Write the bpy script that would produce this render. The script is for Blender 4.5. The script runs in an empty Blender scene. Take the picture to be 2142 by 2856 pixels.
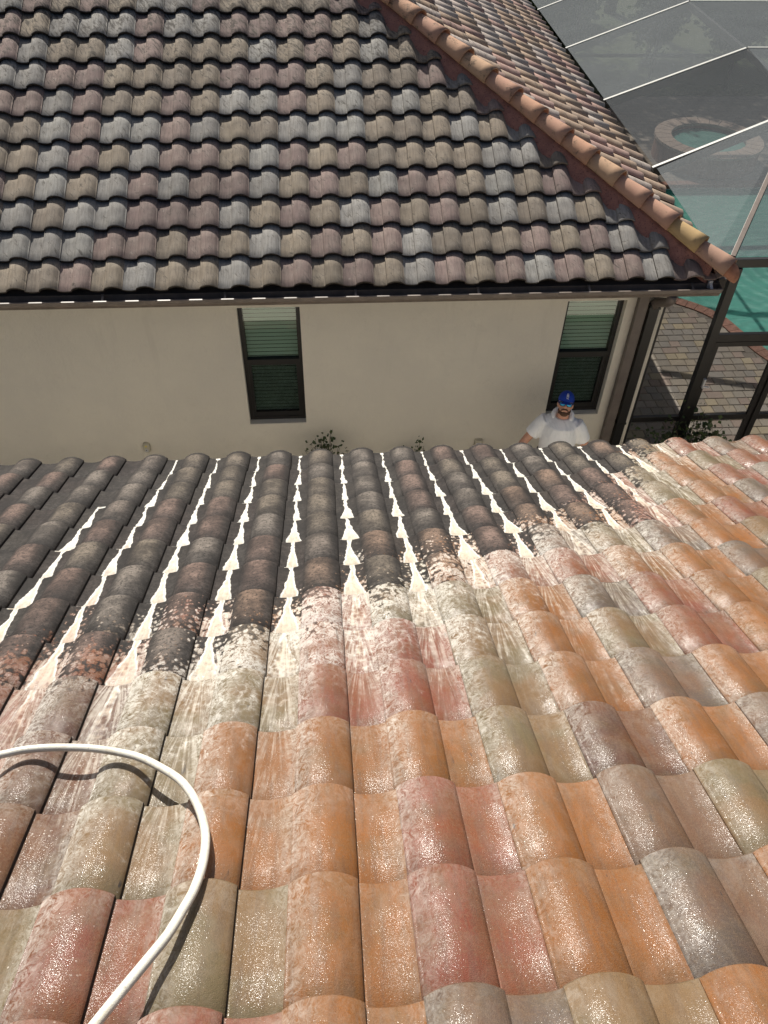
import bpy, bmesh, math, random
import numpy as np
from mathutils import Matrix, Vector, Euler

random.seed(7)
C = bpy.context.scene.collection
SC = bpy.context.scene
CAMZ = 7.2

# ------------------------------------------------------------------ camera
PITCH, YAW, ROLL, FPX = 0.79448, 0.09544, 0.03068, 2263.5
PW, PH = 2142.0, 2856.0
_f = Vector((math.sin(YAW) * math.cos(PITCH), math.cos(YAW) * math.cos(PITCH), -math.sin(PITCH)))
_r = Vector((math.cos(YAW), -math.sin(YAW), 0))
_u = _r.cross(_f)
RT = _r * math.cos(ROLL) + _u * math.sin(ROLL)
UP = -_r * math.sin(ROLL) + _u * math.cos(ROLL)
CAMPOS = Vector((0, 0, CAMZ))
cam = bpy.data.cameras.new('camera')
cam.sensor_fit = 'HORIZONTAL'
cam.sensor_width = 36
cam.lens = FPX / PW * 36
cam.clip_start = 0.05
cam.clip_end = 1000
camo = bpy.data.objects.new('camera', cam)
C.objects.link(camo)
camo.matrix_world = Matrix(((RT.x, UP.x, -_f.x, 0), (RT.y, UP.y, -_f.y, 0), (RT.z, UP.z, -_f.z, CAMZ), (0, 0, 0, 1)))
SC.camera = camo

def project(p):
    d = Vector(p) - CAMPOS
    z = d.dot(_f)
    if z <= 0.05:
        return (-1e6, -1e6, z)
    return (PW / 2 + FPX * d.dot(RT) / z, PH / 2 - FPX * d.dot(UP) / z, z)

# ------------------------------------------------------------------ world, sun
SUN = Vector((-0.267, 0.95, 1.0)).normalized()
elev = math.asin(SUN.z)
w = bpy.data.worlds.new('World')
SC.world = w
w.use_nodes = True
nt = w.node_tree
sky = nt.nodes.new('ShaderNodeTexSky')
sky.sky_type = 'NISHITA'
sky.sun_disc = False
sky.sun_elevation = elev
sky.sun_rotation = math.atan2(SUN.x, SUN.y)
sky.air_density = 1.0
sky.dust_density = 4.5
nt.links.new(sky.outputs[0], nt.nodes['Background'].inputs[0])
nt.nodes['Background'].inputs[1].default_value = 0.062
sd = bpy.data.lights.new('sun', 'SUN')
sd.energy = 5.0
sd.angle = math.radians(0.53)
sd.color = (1.0, 0.95, 0.87)
so = bpy.data.objects.new('sun', sd)
C.objects.link(so)
so.location = (-6, 20, 30)
so.rotation_euler = SUN.to_track_quat('Z', 'Y').to_euler()
vs = SC.view_settings
vs.view_transform = 'Standard'
vs.look = 'None'
vs.gamma = 1
vs.exposure = 0.22
vs.use_curve_mapping = False

# ------------------------------------------------------------------ helpers
def link(o, parent=None):
    C.objects.link(o)
    if parent is not None:
        o.parent = parent
    return o

def tag(o, label=None, cat=None, group=None, kind=None):
    if label: o['label'] = label
    if cat: o['category'] = cat
    if group: o['group'] = group
    if kind: o['kind'] = kind
    return o

def empty(name, loc=(0, 0, 0)):
    o = bpy.data.objects.new(name, None)
    o.location = loc
    o.empty_display_size = 0.2
    return link(o)

def mesh_obj(name, verts, faces, mat=None, parent=None, smooth=False):
    me = bpy.data.meshes.new(name)
    me.from_pydata([tuple(v) for v in verts], [], faces)
    me.update()
    if mat: me.materials.append(mat)
    if smooth:
        me.polygons.foreach_set('use_smooth', [True] * len(me.polygons))
    return link(bpy.data.objects.new(name, me), parent)

class MB:
    """collects simple shapes into one mesh (world coordinates)"""
    def __init__(s):
        s.v = []; s.f = []; s.sm = []
    def add(s, v, f, smooth=False):
        n = len(s.v)
        s.v += [tuple(p) for p in v]
        s.f += [tuple(i + n for i in q) for q in f]
        s.sm += [smooth] * len(f)
    def box(s, x0, x1, y0, y1, z0, z1):
        s.add([(x0, y0, z0), (x1, y0, z0), (x1, y1, z0), (x0, y1, z0), (x0, y0, z1), (x1, y0, z1), (x1, y1, z1), (x0, y1, z1)],
              [(3, 2, 1, 0), (4, 5, 6, 7), (0, 1, 5, 4), (1, 2, 6, 5), (2, 3, 7, 6), (3, 0, 4, 7)])
    def bar(s, a, b, wx, wz, upv=(0, 0, 1)):
        a = Vector(a); b = Vector(b); d = (b - a).normalized()
        sx = d.cross(Vector(upv))
        if sx.length < 1e-4: sx = d.cross(Vector((0, 1, 0)))
        sx.normalize(); sz = sx.cross(d).normalized()
        vv = []
        for p in (a, b):
            for (i, k) in ((-1, -1), (1, -1), (1, 1), (-1, 1)):
                vv.append(p + sx * (i * wx / 2) + sz * (k * wz / 2))
        s.add(vv, [(3, 2, 1, 0), (4, 5, 6, 7), (0, 1, 5, 4), (1, 2, 6, 5), (2, 3, 7, 6), (3, 0, 4, 7)])
    def tube(s, pts, rads, n=10, caps=True):
        pts = [Vector(p) for p in pts]
        if not isinstance(rads, (list, tuple)): rads = [rads] * len(pts)
        vv = []; ff = []
        ref = None
        for i, p in enumerate(pts):
            t = (pts[min(i + 1, len(pts) - 1)] - pts[max(i - 1, 0)]).normalized()
            if ref is None:
                ref = t.orthogonal().normalized()
            ref = (ref - t * ref.dot(t)).normalized()
            bn = t.cross(ref)
            for k in range(n):
                a = 2 * math.pi * k / n
                vv.append(p + (ref * math.cos(a) + bn * math.sin(a)) * rads[i])
        for i in range(len(pts) - 1):
            for k in range(n):
                ff.append((i * n + k, i * n + (k + 1) % n, (i + 1) * n + (k + 1) % n, (i + 1) * n + k))
        if caps:
            ff.append(tuple(range(n - 1, -1, -1)))
            ff.append(tuple((len(pts) - 1) * n + k for k in range(n)))
        s.add(vv, ff, True)
    def ell(s, c, r, n=14, m=9, rot=None):
        vv = []; ff = []
        for i in range(m + 1):
            th = math.pi * i / m
            for k in range(n):
                ph = 2 * math.pi * k / n
                p = Vector((r[0] * math.sin(th) * math.cos(ph), r[1] * math.sin(th) * math.sin(ph), r[2] * math.cos(th)))
                if rot is not None: p = rot @ p
                vv.append(p + Vector(c))
        for i in range(m):
            for k in range(n):
                ff.append((i * n + k, (i + 1) * n + k, (i + 1) * n + (k + 1) % n, i * n + (k + 1) % n))
        s.add(vv, ff, True)
    def build(s, name, mat, parent=None, bevel=0):
        o = mesh_obj(name, s.v, s.f, mat, parent)
        o.data.polygons.foreach_set('use_smooth', s.sm)
        if bevel:
            m = o.modifiers.new('bevel', 'BEVEL'); m.width = bevel; m.segments = 2; m.limit_method = 'ANGLE'
        return o

# ------------------------------------------------------------------ node helper
class NG:
    def __init__(s, name):
        s.m = bpy.data.materials.new(name); s.m.use_nodes = True
        s.t = s.m.node_tree; s.t.nodes.clear()
        s.out = s.t.nodes.new('ShaderNodeOutputMaterial')
    def n(s, typ): return s.t.nodes.new(typ)
    def set(s, inp, v):
        if hasattr(v, 'is_output'): s.t.links.new(v, inp)
        elif isinstance(v, (tuple, list)) and len(v) == 3 and inp.type == 'RGBA': inp.default_value = (*v, 1)
        else: inp.default_value = v
    def M(s, op, a, b=None, c=None, clamp=False):
        n = s.n('ShaderNodeMath'); n.operation = op; n.use_clamp = clamp
        s.set(n.inputs[0], a)
        if b is not None: s.set(n.inputs[1], b)
        if c is not None: s.set(n.inputs[2], c)
        return n.outputs[0]
    def add(s, a, b): return s.M('ADD', a, b)
    def sub(s, a, b): return s.M('SUBTRACT', a, b)
    def mul(s, a, b): return s.M('MULTIPLY', a, b)
    def ss(s, e0, e1, x):
        n = s.n('ShaderNodeMapRange'); n.interpolation_type = 'SMOOTHSTEP'
        s.set(n.inputs['Value'], x); s.set(n.inputs['From Min'], e0); s.set(n.inputs['From Max'], e1)
        n.inputs['To Min'].default_value = 0; n.inputs['To Max'].default_value = 1
        return n.outputs[0]
    def mr(s, x, a, b, c, d):
        n = s.n('ShaderNodeMapRange')
        s.set(n.inputs['Value'], x); s.set(n.inputs['From Min'], a); s.set(n.inputs['From Max'], b)
        s.set(n.inputs['To Min'], c); s.set(n.inputs['To Max'], d)
        return n.outputs[0]
    def mix(s, f, a, b, mode='MIX'):
        n = s.n('ShaderNodeMix'); n.data_type = 'RGBA'; n.blend_type = mode; n.clamp_factor = True
        s.set(n.inputs[0], f); s.set(n.inputs[6], a); s.set(n.inputs[7], b)
        return n.outputs[2]
    def xyz(s, x, y, z):
        n = s.n('ShaderNodeCombineXYZ')
        s.set(n.inputs[0], x); s.set(n.inputs[1], y); s.set(n.inputs[2], z)
        return n.outputs[0]
    def sep(s, v):
        n = s.n('ShaderNodeSeparateXYZ'); s.set(n.inputs[0], v); return n.outputs
    def noise(s, vec, scale, detail=3, rough=0.55, dist=0.0):
        n = s.n('ShaderNodeTexNoise'); s.set(n.inputs['Vector'], vec); n.inputs['Scale'].default_value = scale
        n.inputs['Detail'].default_value = detail; n.inputs['Roughness'].default_value = rough; n.inputs['Distortion'].default_value = dist
        return n.outputs['Fac']
    def vor(s, vec, scale, feature='F1', out='Distance', rnd=1.0):
        n = s.n('ShaderNodeTexVoronoi'); n.feature = feature; s.set(n.inputs['Vector'], vec)
        n.inputs['Scale'].default_value = scale; n.inputs['Randomness'].default_value = rnd
        return n.outputs[out]
    def white(s, vec):
        n = s.n('ShaderNodeTexWhiteNoise'); s.set(n.inputs['Vector'], vec); return n.outputs['Value']
    def pos(s): return s.n('ShaderNodeNewGeometry').outputs['Position']
    def obj(s): return s.n('ShaderNodeTexCoord').outputs['Object']
    def curve(s, x, pts):
        n = s.n('ShaderNodeFloatCurve'); s.set(n.inputs['Value'], x)
        c = n.mapping.curves[0]
        c.points[0].location = pts[0]; c.points[1].location = pts[-1]
        for p in pts[1:-1]: c.points.new(*p)
        n.mapping.update()
        return n.outputs[0]
    def bump(s, h, strength, dist, nrm=None):
        n = s.n('ShaderNodeBump'); s.set(n.inputs['Height'], h); n.inputs['Strength'].default_value = strength
        n.inputs['Distance'].default_value = dist
        if nrm is not None: s.set(n.inputs['Normal'], nrm)
        return n.outputs[0]
    def pbr(s, col, rough=0.8, spec=0.5, nrm=None, **kw):
        n = s.n('ShaderNodeBsdfPrincipled')
        s.set(n.inputs['Base Color'], col); s.set(n.inputs['Roughness'], rough); s.set(n.inputs['Specular IOR Level'], spec)
        if nrm is not None: s.set(n.inputs['Normal'], nrm)
        for k, v in kw.items(): s.set(n.inputs[k.replace('_', ' ')], v)
        return n.outputs[0]
    def done(s, sh):
        s.t.links.new(sh, s.out.inputs['Surface']); return s.m

def simple(name, col, rough=0.7, spec=0.5, nscale=0, namt=0.15, bump=0, bscale=200, **kw):
    g = NG(name)
    c = col
    p = g.pos()
    if nscale:
        nz = g.noise(p, nscale, 5, 0.65)
        c = g.mix(g.ss(0.25, 0.75, nz), tuple(x * (1 - namt) for x in col), tuple(min(1, x * (1 + namt)) for x in col))
    nr = g.bump(g.noise(p, bscale, 3, 0.6), bump, 0.004) if bump else None
    return g.done(g.pbr(c, rough, spec, nr, **kw))

# ------------------------------------------------------------------ roof lattice constants
SL = math.atan(0.5); CS, SN = math.cos(SL), math.sin(SL)
TW, TL, TILT = 0.3143, 0.3645, 0.098
NEAR0 = Vector((-0.052, 4.771, CAMZ - 4.1485))
FAR0 = Vector((-0.811, 7.3825, CAMZ - 4.22))
EX, EY = 4.25, 7.3825                          # eave corner of the far house
SIDE0 = Vector((EX, 8.878, CAMZ - 4.22))
def frame(o, x, y, z):
    return Matrix(((x[0], y[0], z[0], o[0]), (x[1], y[1], z[1], o[1]), (x[2], y[2], z[2], o[2]), (0, 0, 0, 1)))
M_NEAR = frame(NEAR0, (1, 0, 0), (0, CS, -SN), (0, SN, CS))
M_FAR = frame(FAR0, (-1, 0, 0), (0, -CS, -SN), (0, -SN, CS))
M_SIDE = frame(SIDE0, (0, -1, 0), (CS, 0, -SN), (SN, 0, CS))

# ------------------------------------------------------------------ materials: washed tile
def tile_near(name, attr=False):
    g = NG(name)
    if attr:
        a = g.n('ShaderNodeAttribute'); a.attribute_name = 'tile_colour'; base = a.outputs['Color']
    else:
        base = g.n('ShaderNodeObjectInfo').outputs['Color']
    P = g.pos(); x, y, z = g.sep(P)
    um = g.sub(x, NEAR0.x)
    t = g.add(g.mul(g.sub(y, NEAR0.y), -CS), g.mul(g.sub(z, NEAR0.z), SN))
    uu = g.M('DIVIDE', um, TW)
    col_i = g.M('FLOOR', uu)
    pc = g.mul(g.sub(g.M('FRACT', uu), 0.5), TW)                 # metres from the pan's middle
    ac = g.mul(g.sub(g.M('FRACT', g.add(uu, 0.2912)), 0.2912), TW)   # metres from the barrel's crest, within one tile
    rowf = g.M('DIVIDE', g.sub(t, 0.039), TL)
    fj = g.M('FRACT', rowf)
    row_i = g.M('FLOOR', rowf)
    tid = g.xyz(g.M('FLOOR', g.add(uu, 0.2912)), row_i, 0.37)
    rnd = g.white(tid)
    Q = g.xyz(um, t, 0.0)                                        # roof-plane coordinates
    Qs = g.xyz(um, g.mul(t, 0.22), rnd)                          # stretched downslope
    Qt = g.xyz(g.add(um, g.mul(rnd, 9.0)), t, rnd)
    # where the wash has reached: distance above (+) the dirty/clean front
    curve = [(-2.6, 3.55), (-1.26, 3.2), (-0.83, 3.08), (-0.57, 3.0), (-0.31, 2.86), (-0.03, 2.62), (0.18, 2.47), (0.52, 2.32),
             (0.92, 2.12), (1.25, 1.92), (1.6, 1.72), (1.95, 1.30), (2.25, 0.62), (2.65, 0.0), (3.6, -0.9)]
    tb = g.mr(g.curve(g.mr(um, -3, 4, 0, 1), [((a + 3) / 7, (b + 1) / 6) for a, b in curve]), 0, 1, -1, 5)
    n1 = g.noise(Q, 5.5, 4, 0.6); n2 = g.noise(Q, 34, 4, 0.65); n3 = g.noise(Q, 120, 3, 0.6)
    spots = g.vor(g.xyz(um, g.mul(t, 0.8), 0), 46, out='Distance')
    wav = g.add(g.mul(g.sub(n1, 0.5), 0.75), g.add(g.mul(g.sub(n2, 0.5), 0.38), g.mul(g.sub(n3, 0.5), 0.42)))
    tilew = g.mul(g.sub(rnd, 0.5), 0.45)
    dd = g.add(g.add(g.sub(t, tb), wav), g.add(tilew, g.mul(g.sub(0.42, spots), 0.62)))
    panness = g.ss(0.075, 0.05, g.M('ABSOLUTE', pc))
    dd = g.add(dd, g.mul(panness, 0.16))
    clean = g.ss(-0.13, 0.10, dd)
    # ---- base colour of the clean tile: streaks, mottling, dark scuffs
    st = g.noise(g.xyz(g.mul(um, 1.0), g.mul(t, 0.12), rnd), 46, 4, 0.6)
    mo = g.noise(Qt, 9, 4, 0.6)
    cb = g.mix(g.mul(g.ss(0.35, 0.68, mo), 0.75), base, g.mix(0.6, base, (0.125, 0.096, 0.048)))
    cb = g.mix(g.mul(g.ss(0.42, 0.60, g.noise(Qt, 3.2, 3, 0.6)), 0.6), cb, g.mix(0.6, base, (0.225, 0.084, 0.020)))
    cb = g.mix(g.mul(g.ss(0.45, 0.64, st), 0.68), cb, g.mix(0.4, cb, (0.10, 0.075, 0.06)))
    cb = g.mix(g.mul(g.ss(0.38, 0.58, g.noise(P, 420, 2, 0.7)), 0.35), cb, g.mix(0.65, cb, (0.05, 0.035, 0.025)))
    cb = g.mix(g.mul(g.ss(0.45, 0.7, n3), 0.3), cb, (0.21, 0.14, 0.08))
    scuff = g.mul(g.ss(0.70, 0.76, g.noise(g.xyz(um, g.mul(t, 0.25), 3.3), 52, 2, 0.5)), g.ss(0.5, 0.62, g.noise(Q, 6, 1)))
    pore = g.mul(g.ss(0.20, 0.10, g.vor(Q, 130)), g.ss(0.45, 0.6, g.noise(Q, 12, 2)))
    cb = g.mix(g.mul(pore, 0.55), cb, (0.05, 0.035, 0.025))
    veil = g.mul(g.ss(0.44, 0.66, g.noise(g.xyz(g.add(um, g.mul(rnd, 5.0)), g.mul(t, 0.5), rnd), 13, 5, 0.7, 0.8)), 0.24)
    cb = g.mix(veil, cb, g.mix(0.5, base, (0.36, 0.29, 0.23)))
    cb = g.mix(g.mul(scuff, 0.85), cb, (0.045, 0.04, 0.04))
    # ---- algae and lichen crust
    drt = g.ss(0.36, 0.72, g.add(g.mul(n2, 0.45), g.add(g.mul(n3, 0.3), g.mul(g.noise(g.xyz(um, g.mul(t, 0.3), 2.0), 20, 4, 0.6), 0.25))))
    onb = g.ss(0.085, 0.02, g.M('ABSOLUTE', g.add(ac, 0.012)))
    show = g.add(0.07, g.mul(g.mul(onb, g.ss(0.0, 0.75, g.sub(1.0, fj))), g.add(0.42, g.mul(drt, 0.7))))
    crust = g.mix(show, g.mix(drt, (0.009, 0.0085, 0.0085), (0.070, 0.064, 0.060)), g.mix(0.68, base, (0.25, 0.215, 0.185)))
    blk = g.ss(0.50, 0.62, g.noise(Q, 62, 4, 0.75))
    smut = g.ss(0.42, 0.62, g.noise(Q, 4.2, 4, 0.65))
    crust = g.mix(g.mul(smut, 0.6), crust, (0.014, 0.013, 0.013))
    crust = g.mix(g.mul(blk, 0.8), crust, (0.02, 0.019, 0.018))
    c = g.mix(clean, crust, cb)
    # ---- pale bloom of dried cleaner along the front, feathered in hairs down the tile
    hair = g.noise(g.xyz(g.add(um, g.mul(g.noise(Q, 12, 3), 0.09)), g.mul(t, 0.6), 0.0), 62, 5, 0.72, 1.6)
    left = g.ss(0.0, -0.075, ac)
    edge = g.add(g.add(g.mul(g.ss(0.015, -0.08, ac), 0.66), g.mul(g.ss(0.17, 0.222, ac), 0.5)), g.mul(g.ss(0.5, 0.0, fj), 0.20))  # pale barrel-left and pan-right edges: cleaner film plus painted-in glare
    zone = g.mul(g.ss(-0.05, 0.10, dd), g.ss(0.85, 0.0, g.sub(dd, g.mul(g.sub(n1, 0.4), 0.9))))
    leftside = g.sub(g.ss(1.6, 0.3, um), g.mul(g.ss(-0.45, -0.9, um), 1.5))
    amt = g.mul(g.add(g.mul(g.mul(zone, g.add(g.mr(um, 1.0, 2.2, 0.36, 0.16), g.mul(leftside, 0.36))), g.mr(g.noise(Q, 7.5, 3, 0.6), 0.36, 0.62, 0.25, 1.3)), g.mul(g.mul(edge, g.ss(3.4, 0.5, dd)), g.mr(um, 0.8, 2.4, 0.62, 0.40))), clean)
    frost_glare = g.M('MULTIPLY', amt, g.mr(g.add(g.mul(hair, 0.75), g.mul(n2, 0.25)), 0.40, 0.62, 0.0, 2.1), clamp=True)
    c = g.mix(g.mul(frost_glare, 0.82), c, g.mix(0.18, (0.72, 0.70, 0.64), base))
    sl_ = g.mul(g.mul(g.ss(0.55, 0.70, g.noise(g.xyz(um, g.mul(t, 0.07), 7.0), 55, 4, 0.65)), g.ss(0.9, 0.0, dd)), clean)
    c = g.mix(g.mul(sl_, 0.6), c, (0.06, 0.045, 0.035))
    # ---- wide pale runs in the pans just below the front, thin rills further down
    fan = g.noise(g.xyz(g.M('DIVIDE', pc, g.add(0.35, g.mul(fj, 0.9))), g.mul(t, 0.06), col_i), 60, 4, 0.6, 0.4)
    runz = g.mul(g.mul(panness, g.ss(1.7, 0.1, dd)), g.ss(-0.1, 0.1, dd))
    run = g.mul(runz, g.ss(0.45, 0.62, fan))
    c = g.mix(g.mul(run, g.mr(um, -1.0, -0.3, 0.45, 0.62)), c, (0.66, 0.62, 0.54))
    # ---- foam running down the pans over the crust, spreading where it drops off each tile
    wob = g.mul(g.sub(g.noise(g.xyz(col_i, g.mul(t, 3.2), 0), 1.0, 3, 0.6), 0.5), 0.06)
    hw = g.add(0.0055, g.mul(g.M('POWER', g.ss(0.0, 0.9, fj), 1.5), g.add(0.009, g.mul(g.white(g.xyz(col_i, row_i, 5.0)), 0.014))))
    grow = g.mr(g.M('DIVIDE', t, g.M('MAXIMUM', tb, 0.3)), 0, 1, 0.55, 2.3)
    hw = g.mul(hw, grow)
    rag = g.add(g.mul(g.sub(g.noise(Q, 95, 3, 0.6), 0.5), 0.005), g.mul(g.sub(g.noise(Q, 17, 2, 0.5), 0.5), 0.022))
    ds = g.sub(g.M('ABSOLUTE', g.add(pc, wob)), g.add(hw, rag))
    head = g.add(g.mul(g.ss(-4.02, -4.0, uu), -3.0), g.add(1.02, g.mul(g.ss(-5.0, -5.02, uu), 4.0)))
    sm = g.mul(g.mul(g.mul(g.ss(0.0030, -0.0022, ds), g.mr(g.noise(g.xyz(um, g.mul(t, 0.35), 4.0), 48, 4, 0.7), 0.3, 0.6, 0.62, 1.0)), g.ss(0.0, 0.03, g.sub(t, head))), g.ss(0.75, -0.1, dd))
    core = g.mul(g.ss(-0.004, -0.012, ds), g.ss(-2.2, -0.2, dd))
    tint = g.white(g.xyz(col_i, 2.0, 1.0))
    warm = g.mix(tint, (0.62, 0.56, 0.38), (0.50, 0.29, 0.18))
    foam = g.mix(g.mul(core, g.add(0.25, g.mul(g.noise(g.xyz(um, g.mul(t, 0.2), 0), 60, 3), 0.7))), (0.78, 0.765, 0.70), warm)
    c = g.mix(sm, c, foam)
    # ---- droplets and grit splashed near the hose
    dots = g.vor(Q, 62, out='Distance')
    dz = g.mul(g.ss(0.19, 0.12, dots), g.mul(g.ss(-0.35, -0.75, um), g.ss(3.3, 3.9, t)))
    dz = g.mul(dz, g.ss(0.45, 0.7, g.noise(Q, 11, 2)))
    c = g.mix(g.mul(dz, 0.7), c, (0.75, 0.70, 0.62))
    dots2 = g.mul(g.ss(0.16, 0.08, g.vor(Q, 95)), g.ss(0.62, 0.75, g.noise(Q, 9, 2)))
    c = g.mix(g.mul(dots2, 0.7), c, (0.05, 0.04, 0.035))
    # ---- wet film
    wet = g.mul(clean, g.ss(0.0, 0.5, dd))
    rough = g.mr(wet, 0, 1, 0.8, 0.62)
    rough = g.add(rough, g.mul(frost_glare, 0.18))
    grain = g.noise(P, 330, 2, 0.7)
    h = g.add(g.mul(grain, 0.9), g.add(g.mul(n3, 0.6), g.mul(sm, 1.2)))
    nr = g.bump(h, 0.5, 0.003)
    film = g.ss(0.40, 0.60, g.add(g.mul(g.noise(P, 230, 2, 0.75), 0.62), g.mul(g.noise(Qs, 16, 3, 0.65), 0.38)))
    nc = g.bump(g.add(g.noise(P, 300, 1, 0.6), g.mul(n2, 1.0)), 0.55, 0.0021)
    return g.done(g.pbr(c, rough, 0.25, nr, Coat_Weight=g.mul(g.mr(wet, 0, 1, 0.05, 1.0), g.mul(g.mr(film, 0, 1, 0.05, 0.85), g.mr(g.noise(Qs, 5.5, 3, 0.6), 0.38, 0.60, 0.35, 1.0))), Coat_Roughness=g.mr(n1, 0.3, 0.7, 0.11, 0.19), Coat_IOR=1.45, Coat_Normal=nc))

def tile_far(name, attr=False, side=False):
    g = NG(name)
    if attr:
        a = g.n('ShaderNodeAttribute'); a.attribute_name = 'tile_colour'; base = a.outputs['Color']
        rnd = g.white(a.outputs['Color'])
    else:
        oi = g.n('ShaderNodeObjectInfo'); base = oi.outputs['Color']; rnd = oi.outputs['Random']
    P = g.pos(); x, y, z = g.sep(P)
    Q = g.xyz(g.add(x, g.mul(rnd, 7.0)), g.add(y, g.mul(rnd, 3.0)), z)
    n1 = g.noise(Q, 8, 4, 0.6); n2 = g.noise(P, 45, 4, 0.65); gr = g.noise(P, 260, 2, 0.7)
    c = g.mix(g.mul(g.ss(0.35, 0.7, n1), 0.4), base, g.mix(0.5, base, (0.46, 0.42, 0.36)))
    c = g.mix(g.mul(g.ss(0.45, 0.75, n2), 0.3), c, g.mix(0.6, c, (0.12, 0.105, 0.09)))
    c = g.mix(g.mul(g.ss(0.4, 0.6, gr), 0.42), c, g.mix(0.5, c, (0.10, 0.09, 0.08)))
    # soot-dark smears of algae, heavier toward the ridge
    up = g.ss(CAMZ - 3.6, CAMZ - 2.3, z)
    sme = g.noise(g.xyz(g.add(g.mul(x, 1.0), g.mul(y, 0.6)), g.mul(y, 0.35), rnd), 34, 4, 0.65, 0.8)
    thr = g.mr(up, 0, 1, 0.60, 0.47)
    c = g.mix(g.mul(g.ss(thr, g.add(thr, 0.16), g.mul(g.add(sme, g.mul(n1, 0.35)), 0.82)), 0.78), c, (0.055, 0.05, 0.042))
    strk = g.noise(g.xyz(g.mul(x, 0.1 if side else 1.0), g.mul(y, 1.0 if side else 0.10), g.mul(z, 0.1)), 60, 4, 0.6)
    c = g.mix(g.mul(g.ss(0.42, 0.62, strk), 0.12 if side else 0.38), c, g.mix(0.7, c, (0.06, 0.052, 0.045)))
    big = g.noise(P, 0.9, 4, 0.65)
    c = g.mix(g.mul(g.ss(0.45, 0.68, big), 0.12 if side else 0.42), c, g.mix(0.75, c, (0.05, 0.045, 0.04)))
    lite = g.mul(g.ss(0.66, 0.80, g.noise(Q, 16, 3, 0.6)), 0.3)
    c = g.mix(lite, c, (0.60, 0.56, 0.50))
    fl = g.ss(0.055, 0.03, g.vor(P, 16))
    c = g.mix(g.mul(fl, g.ss(0.6, 0.62, g.noise(P, 3, 1))), c, (0.7, 0.68, 0.64))
    nr = g.bump(g.add(gr, n2), 0.5, 0.003)
    return g.done(g.pbr(c, 0.88, 0.25, nr))

MAT = {}
MAT['near'] = tile_near('washed_tile'); MAT['near_a'] = tile_near('washed_tile_far', True)
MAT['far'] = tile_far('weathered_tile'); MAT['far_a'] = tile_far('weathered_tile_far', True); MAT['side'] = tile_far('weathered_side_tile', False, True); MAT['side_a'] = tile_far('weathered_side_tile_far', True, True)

def hip_mat():
    g = NG('terracotta_hip')
    base = g.n('ShaderNodeObjectInfo').outputs['Color']
    P = g.pos(); n1 = g.noise(P, 11, 4, 0.6); n2 = g.noise(P, 60, 4, 0.7); gr = g.noise(P, 240, 2)
    z = g.sep(P)[2]
    c = g.mix(g.mul(g.ss(0.35, 0.7, n1), 0.45), base, g.mix(0.5, base, (0.40, 0.27, 0.16)))
    thr = g.mr(z, CAMZ - 4.2, CAMZ - 2.2, 0.60, 0.50)
    c = g.mix(g.mul(g.ss(thr, g.add(thr, 0.10), g.add(g.mul(n1, 0.6), g.mul(n2, 0.4))), 0.7), c, (0.06, 0.045, 0.035))
    c = g.mix(g.mul(g.ss(0.4, 0.7, gr), 0.15), c, (0.5, 0.4, 0.3))
    return g.done(g.pbr(c, 0.8, 0.3, g.bump(g.add(gr, n2), 0.35, 0.003)))
MAT['hip'] = hip_mat()
def mortar_mat():
    g = NG('red_mortar'); P = g.pos(); n1 = g.noise(P, 14, 5, 0.65); n2 = g.noise(P, 70, 3)
    c = g.mix(g.ss(0.3, 0.7, n1), (0.40, 0.19, 0.145), (0.30, 0.145, 0.115))
    c = g.mix(g.mul(g.ss(0.58, 0.68, n2), 0.7), c, (0.05, 0.035, 0.03))
    return g.done(g.pbr(c, 0.85, 0.3, g.bump(g.add(n1, n2), 0.6, 0.008)))
MAT['mortar'] = mortar_mat()
def stucco_mat():
    g = NG('beige_stucco'); P = g.pos()
    n1 = g.noise(P, 1.1, 4, 0.6); n2 = g.noise(P, 170, 3, 0.6); n3 = g.noise(P, 7, 5, 0.7)
    c = g.mix(g.ss(0.3, 0.7, n1), (0.80, 0.75, 0.65), (0.745, 0.70, 0.615))
    c = g.mix(g.mul(g.ss(0.58, 0.74, n3), 0.18), c, (0.55, 0.50, 0.43))
    x, y, z = g.sep(P)
    drip = g.mul(g.ss(0.56, 0.70, g.noise(g.xyz(x, y, g.mul(z, 0.12)), 7, 4, 0.65)), g.ss(0.6, 2.6, z))
    c = g.mix(g.mul(drip, 0.14), c, (0.50, 0.46, 0.39))
    c = g.mix(g.mul(g.ss(1.1, 0.0, g.add(z, g.mul(g.noise(P, 3, 4), 0.6))), 0.4), c, (0.40, 0.37, 0.31))
    return g.done(g.pbr(c, 0.92, 0.2, g.bump(g.add(g.mul(n2, 1.0), g.add(g.mul(g.noise(P, 55, 3), 1.0), g.mul(g.noise(P, 14, 3), 1.6))), 0.9, 0.008)))
MAT['stucco'] = stucco_mat()
MAT['bronze'] = simple('bronze_aluminium', (0.016, 0.0145, 0.014), 0.38, 0.6, 6, 0.15)
MAT['gutter'] = simple('brown_gutter', (0.19, 0.155, 0.13), 0.45, 0.5, 9, 0.2)
MAT['blackalu'] = simple('black_aluminium', (0.014, 0.013, 0.013), 0.4, 0.5, 5, 0.2)
MAT['brownpipe'] = simple('brown_downspout', (0.15, 0.125, 0.11), 0.5, 0.4, 6, 0.15)
MAT['topstrip'] = simple('pale_aluminium', (0.42, 0.43, 0.40), 0.4, 0.5, 20, 0.1)
MAT['whitegutter'] = simple('white_gutter', (0.80, 0.79, 0.76), 0.4, 0.5, 20, 0.06)
MAT['fascia'] = simple('dark_fascia', (0.05, 0.043, 0.038), 0.6, 0.4, 4, 0.2)
MAT['slat'] = simple('blind_slat', (0.40, 0.45, 0.41), 0.55, 0.4)
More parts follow.
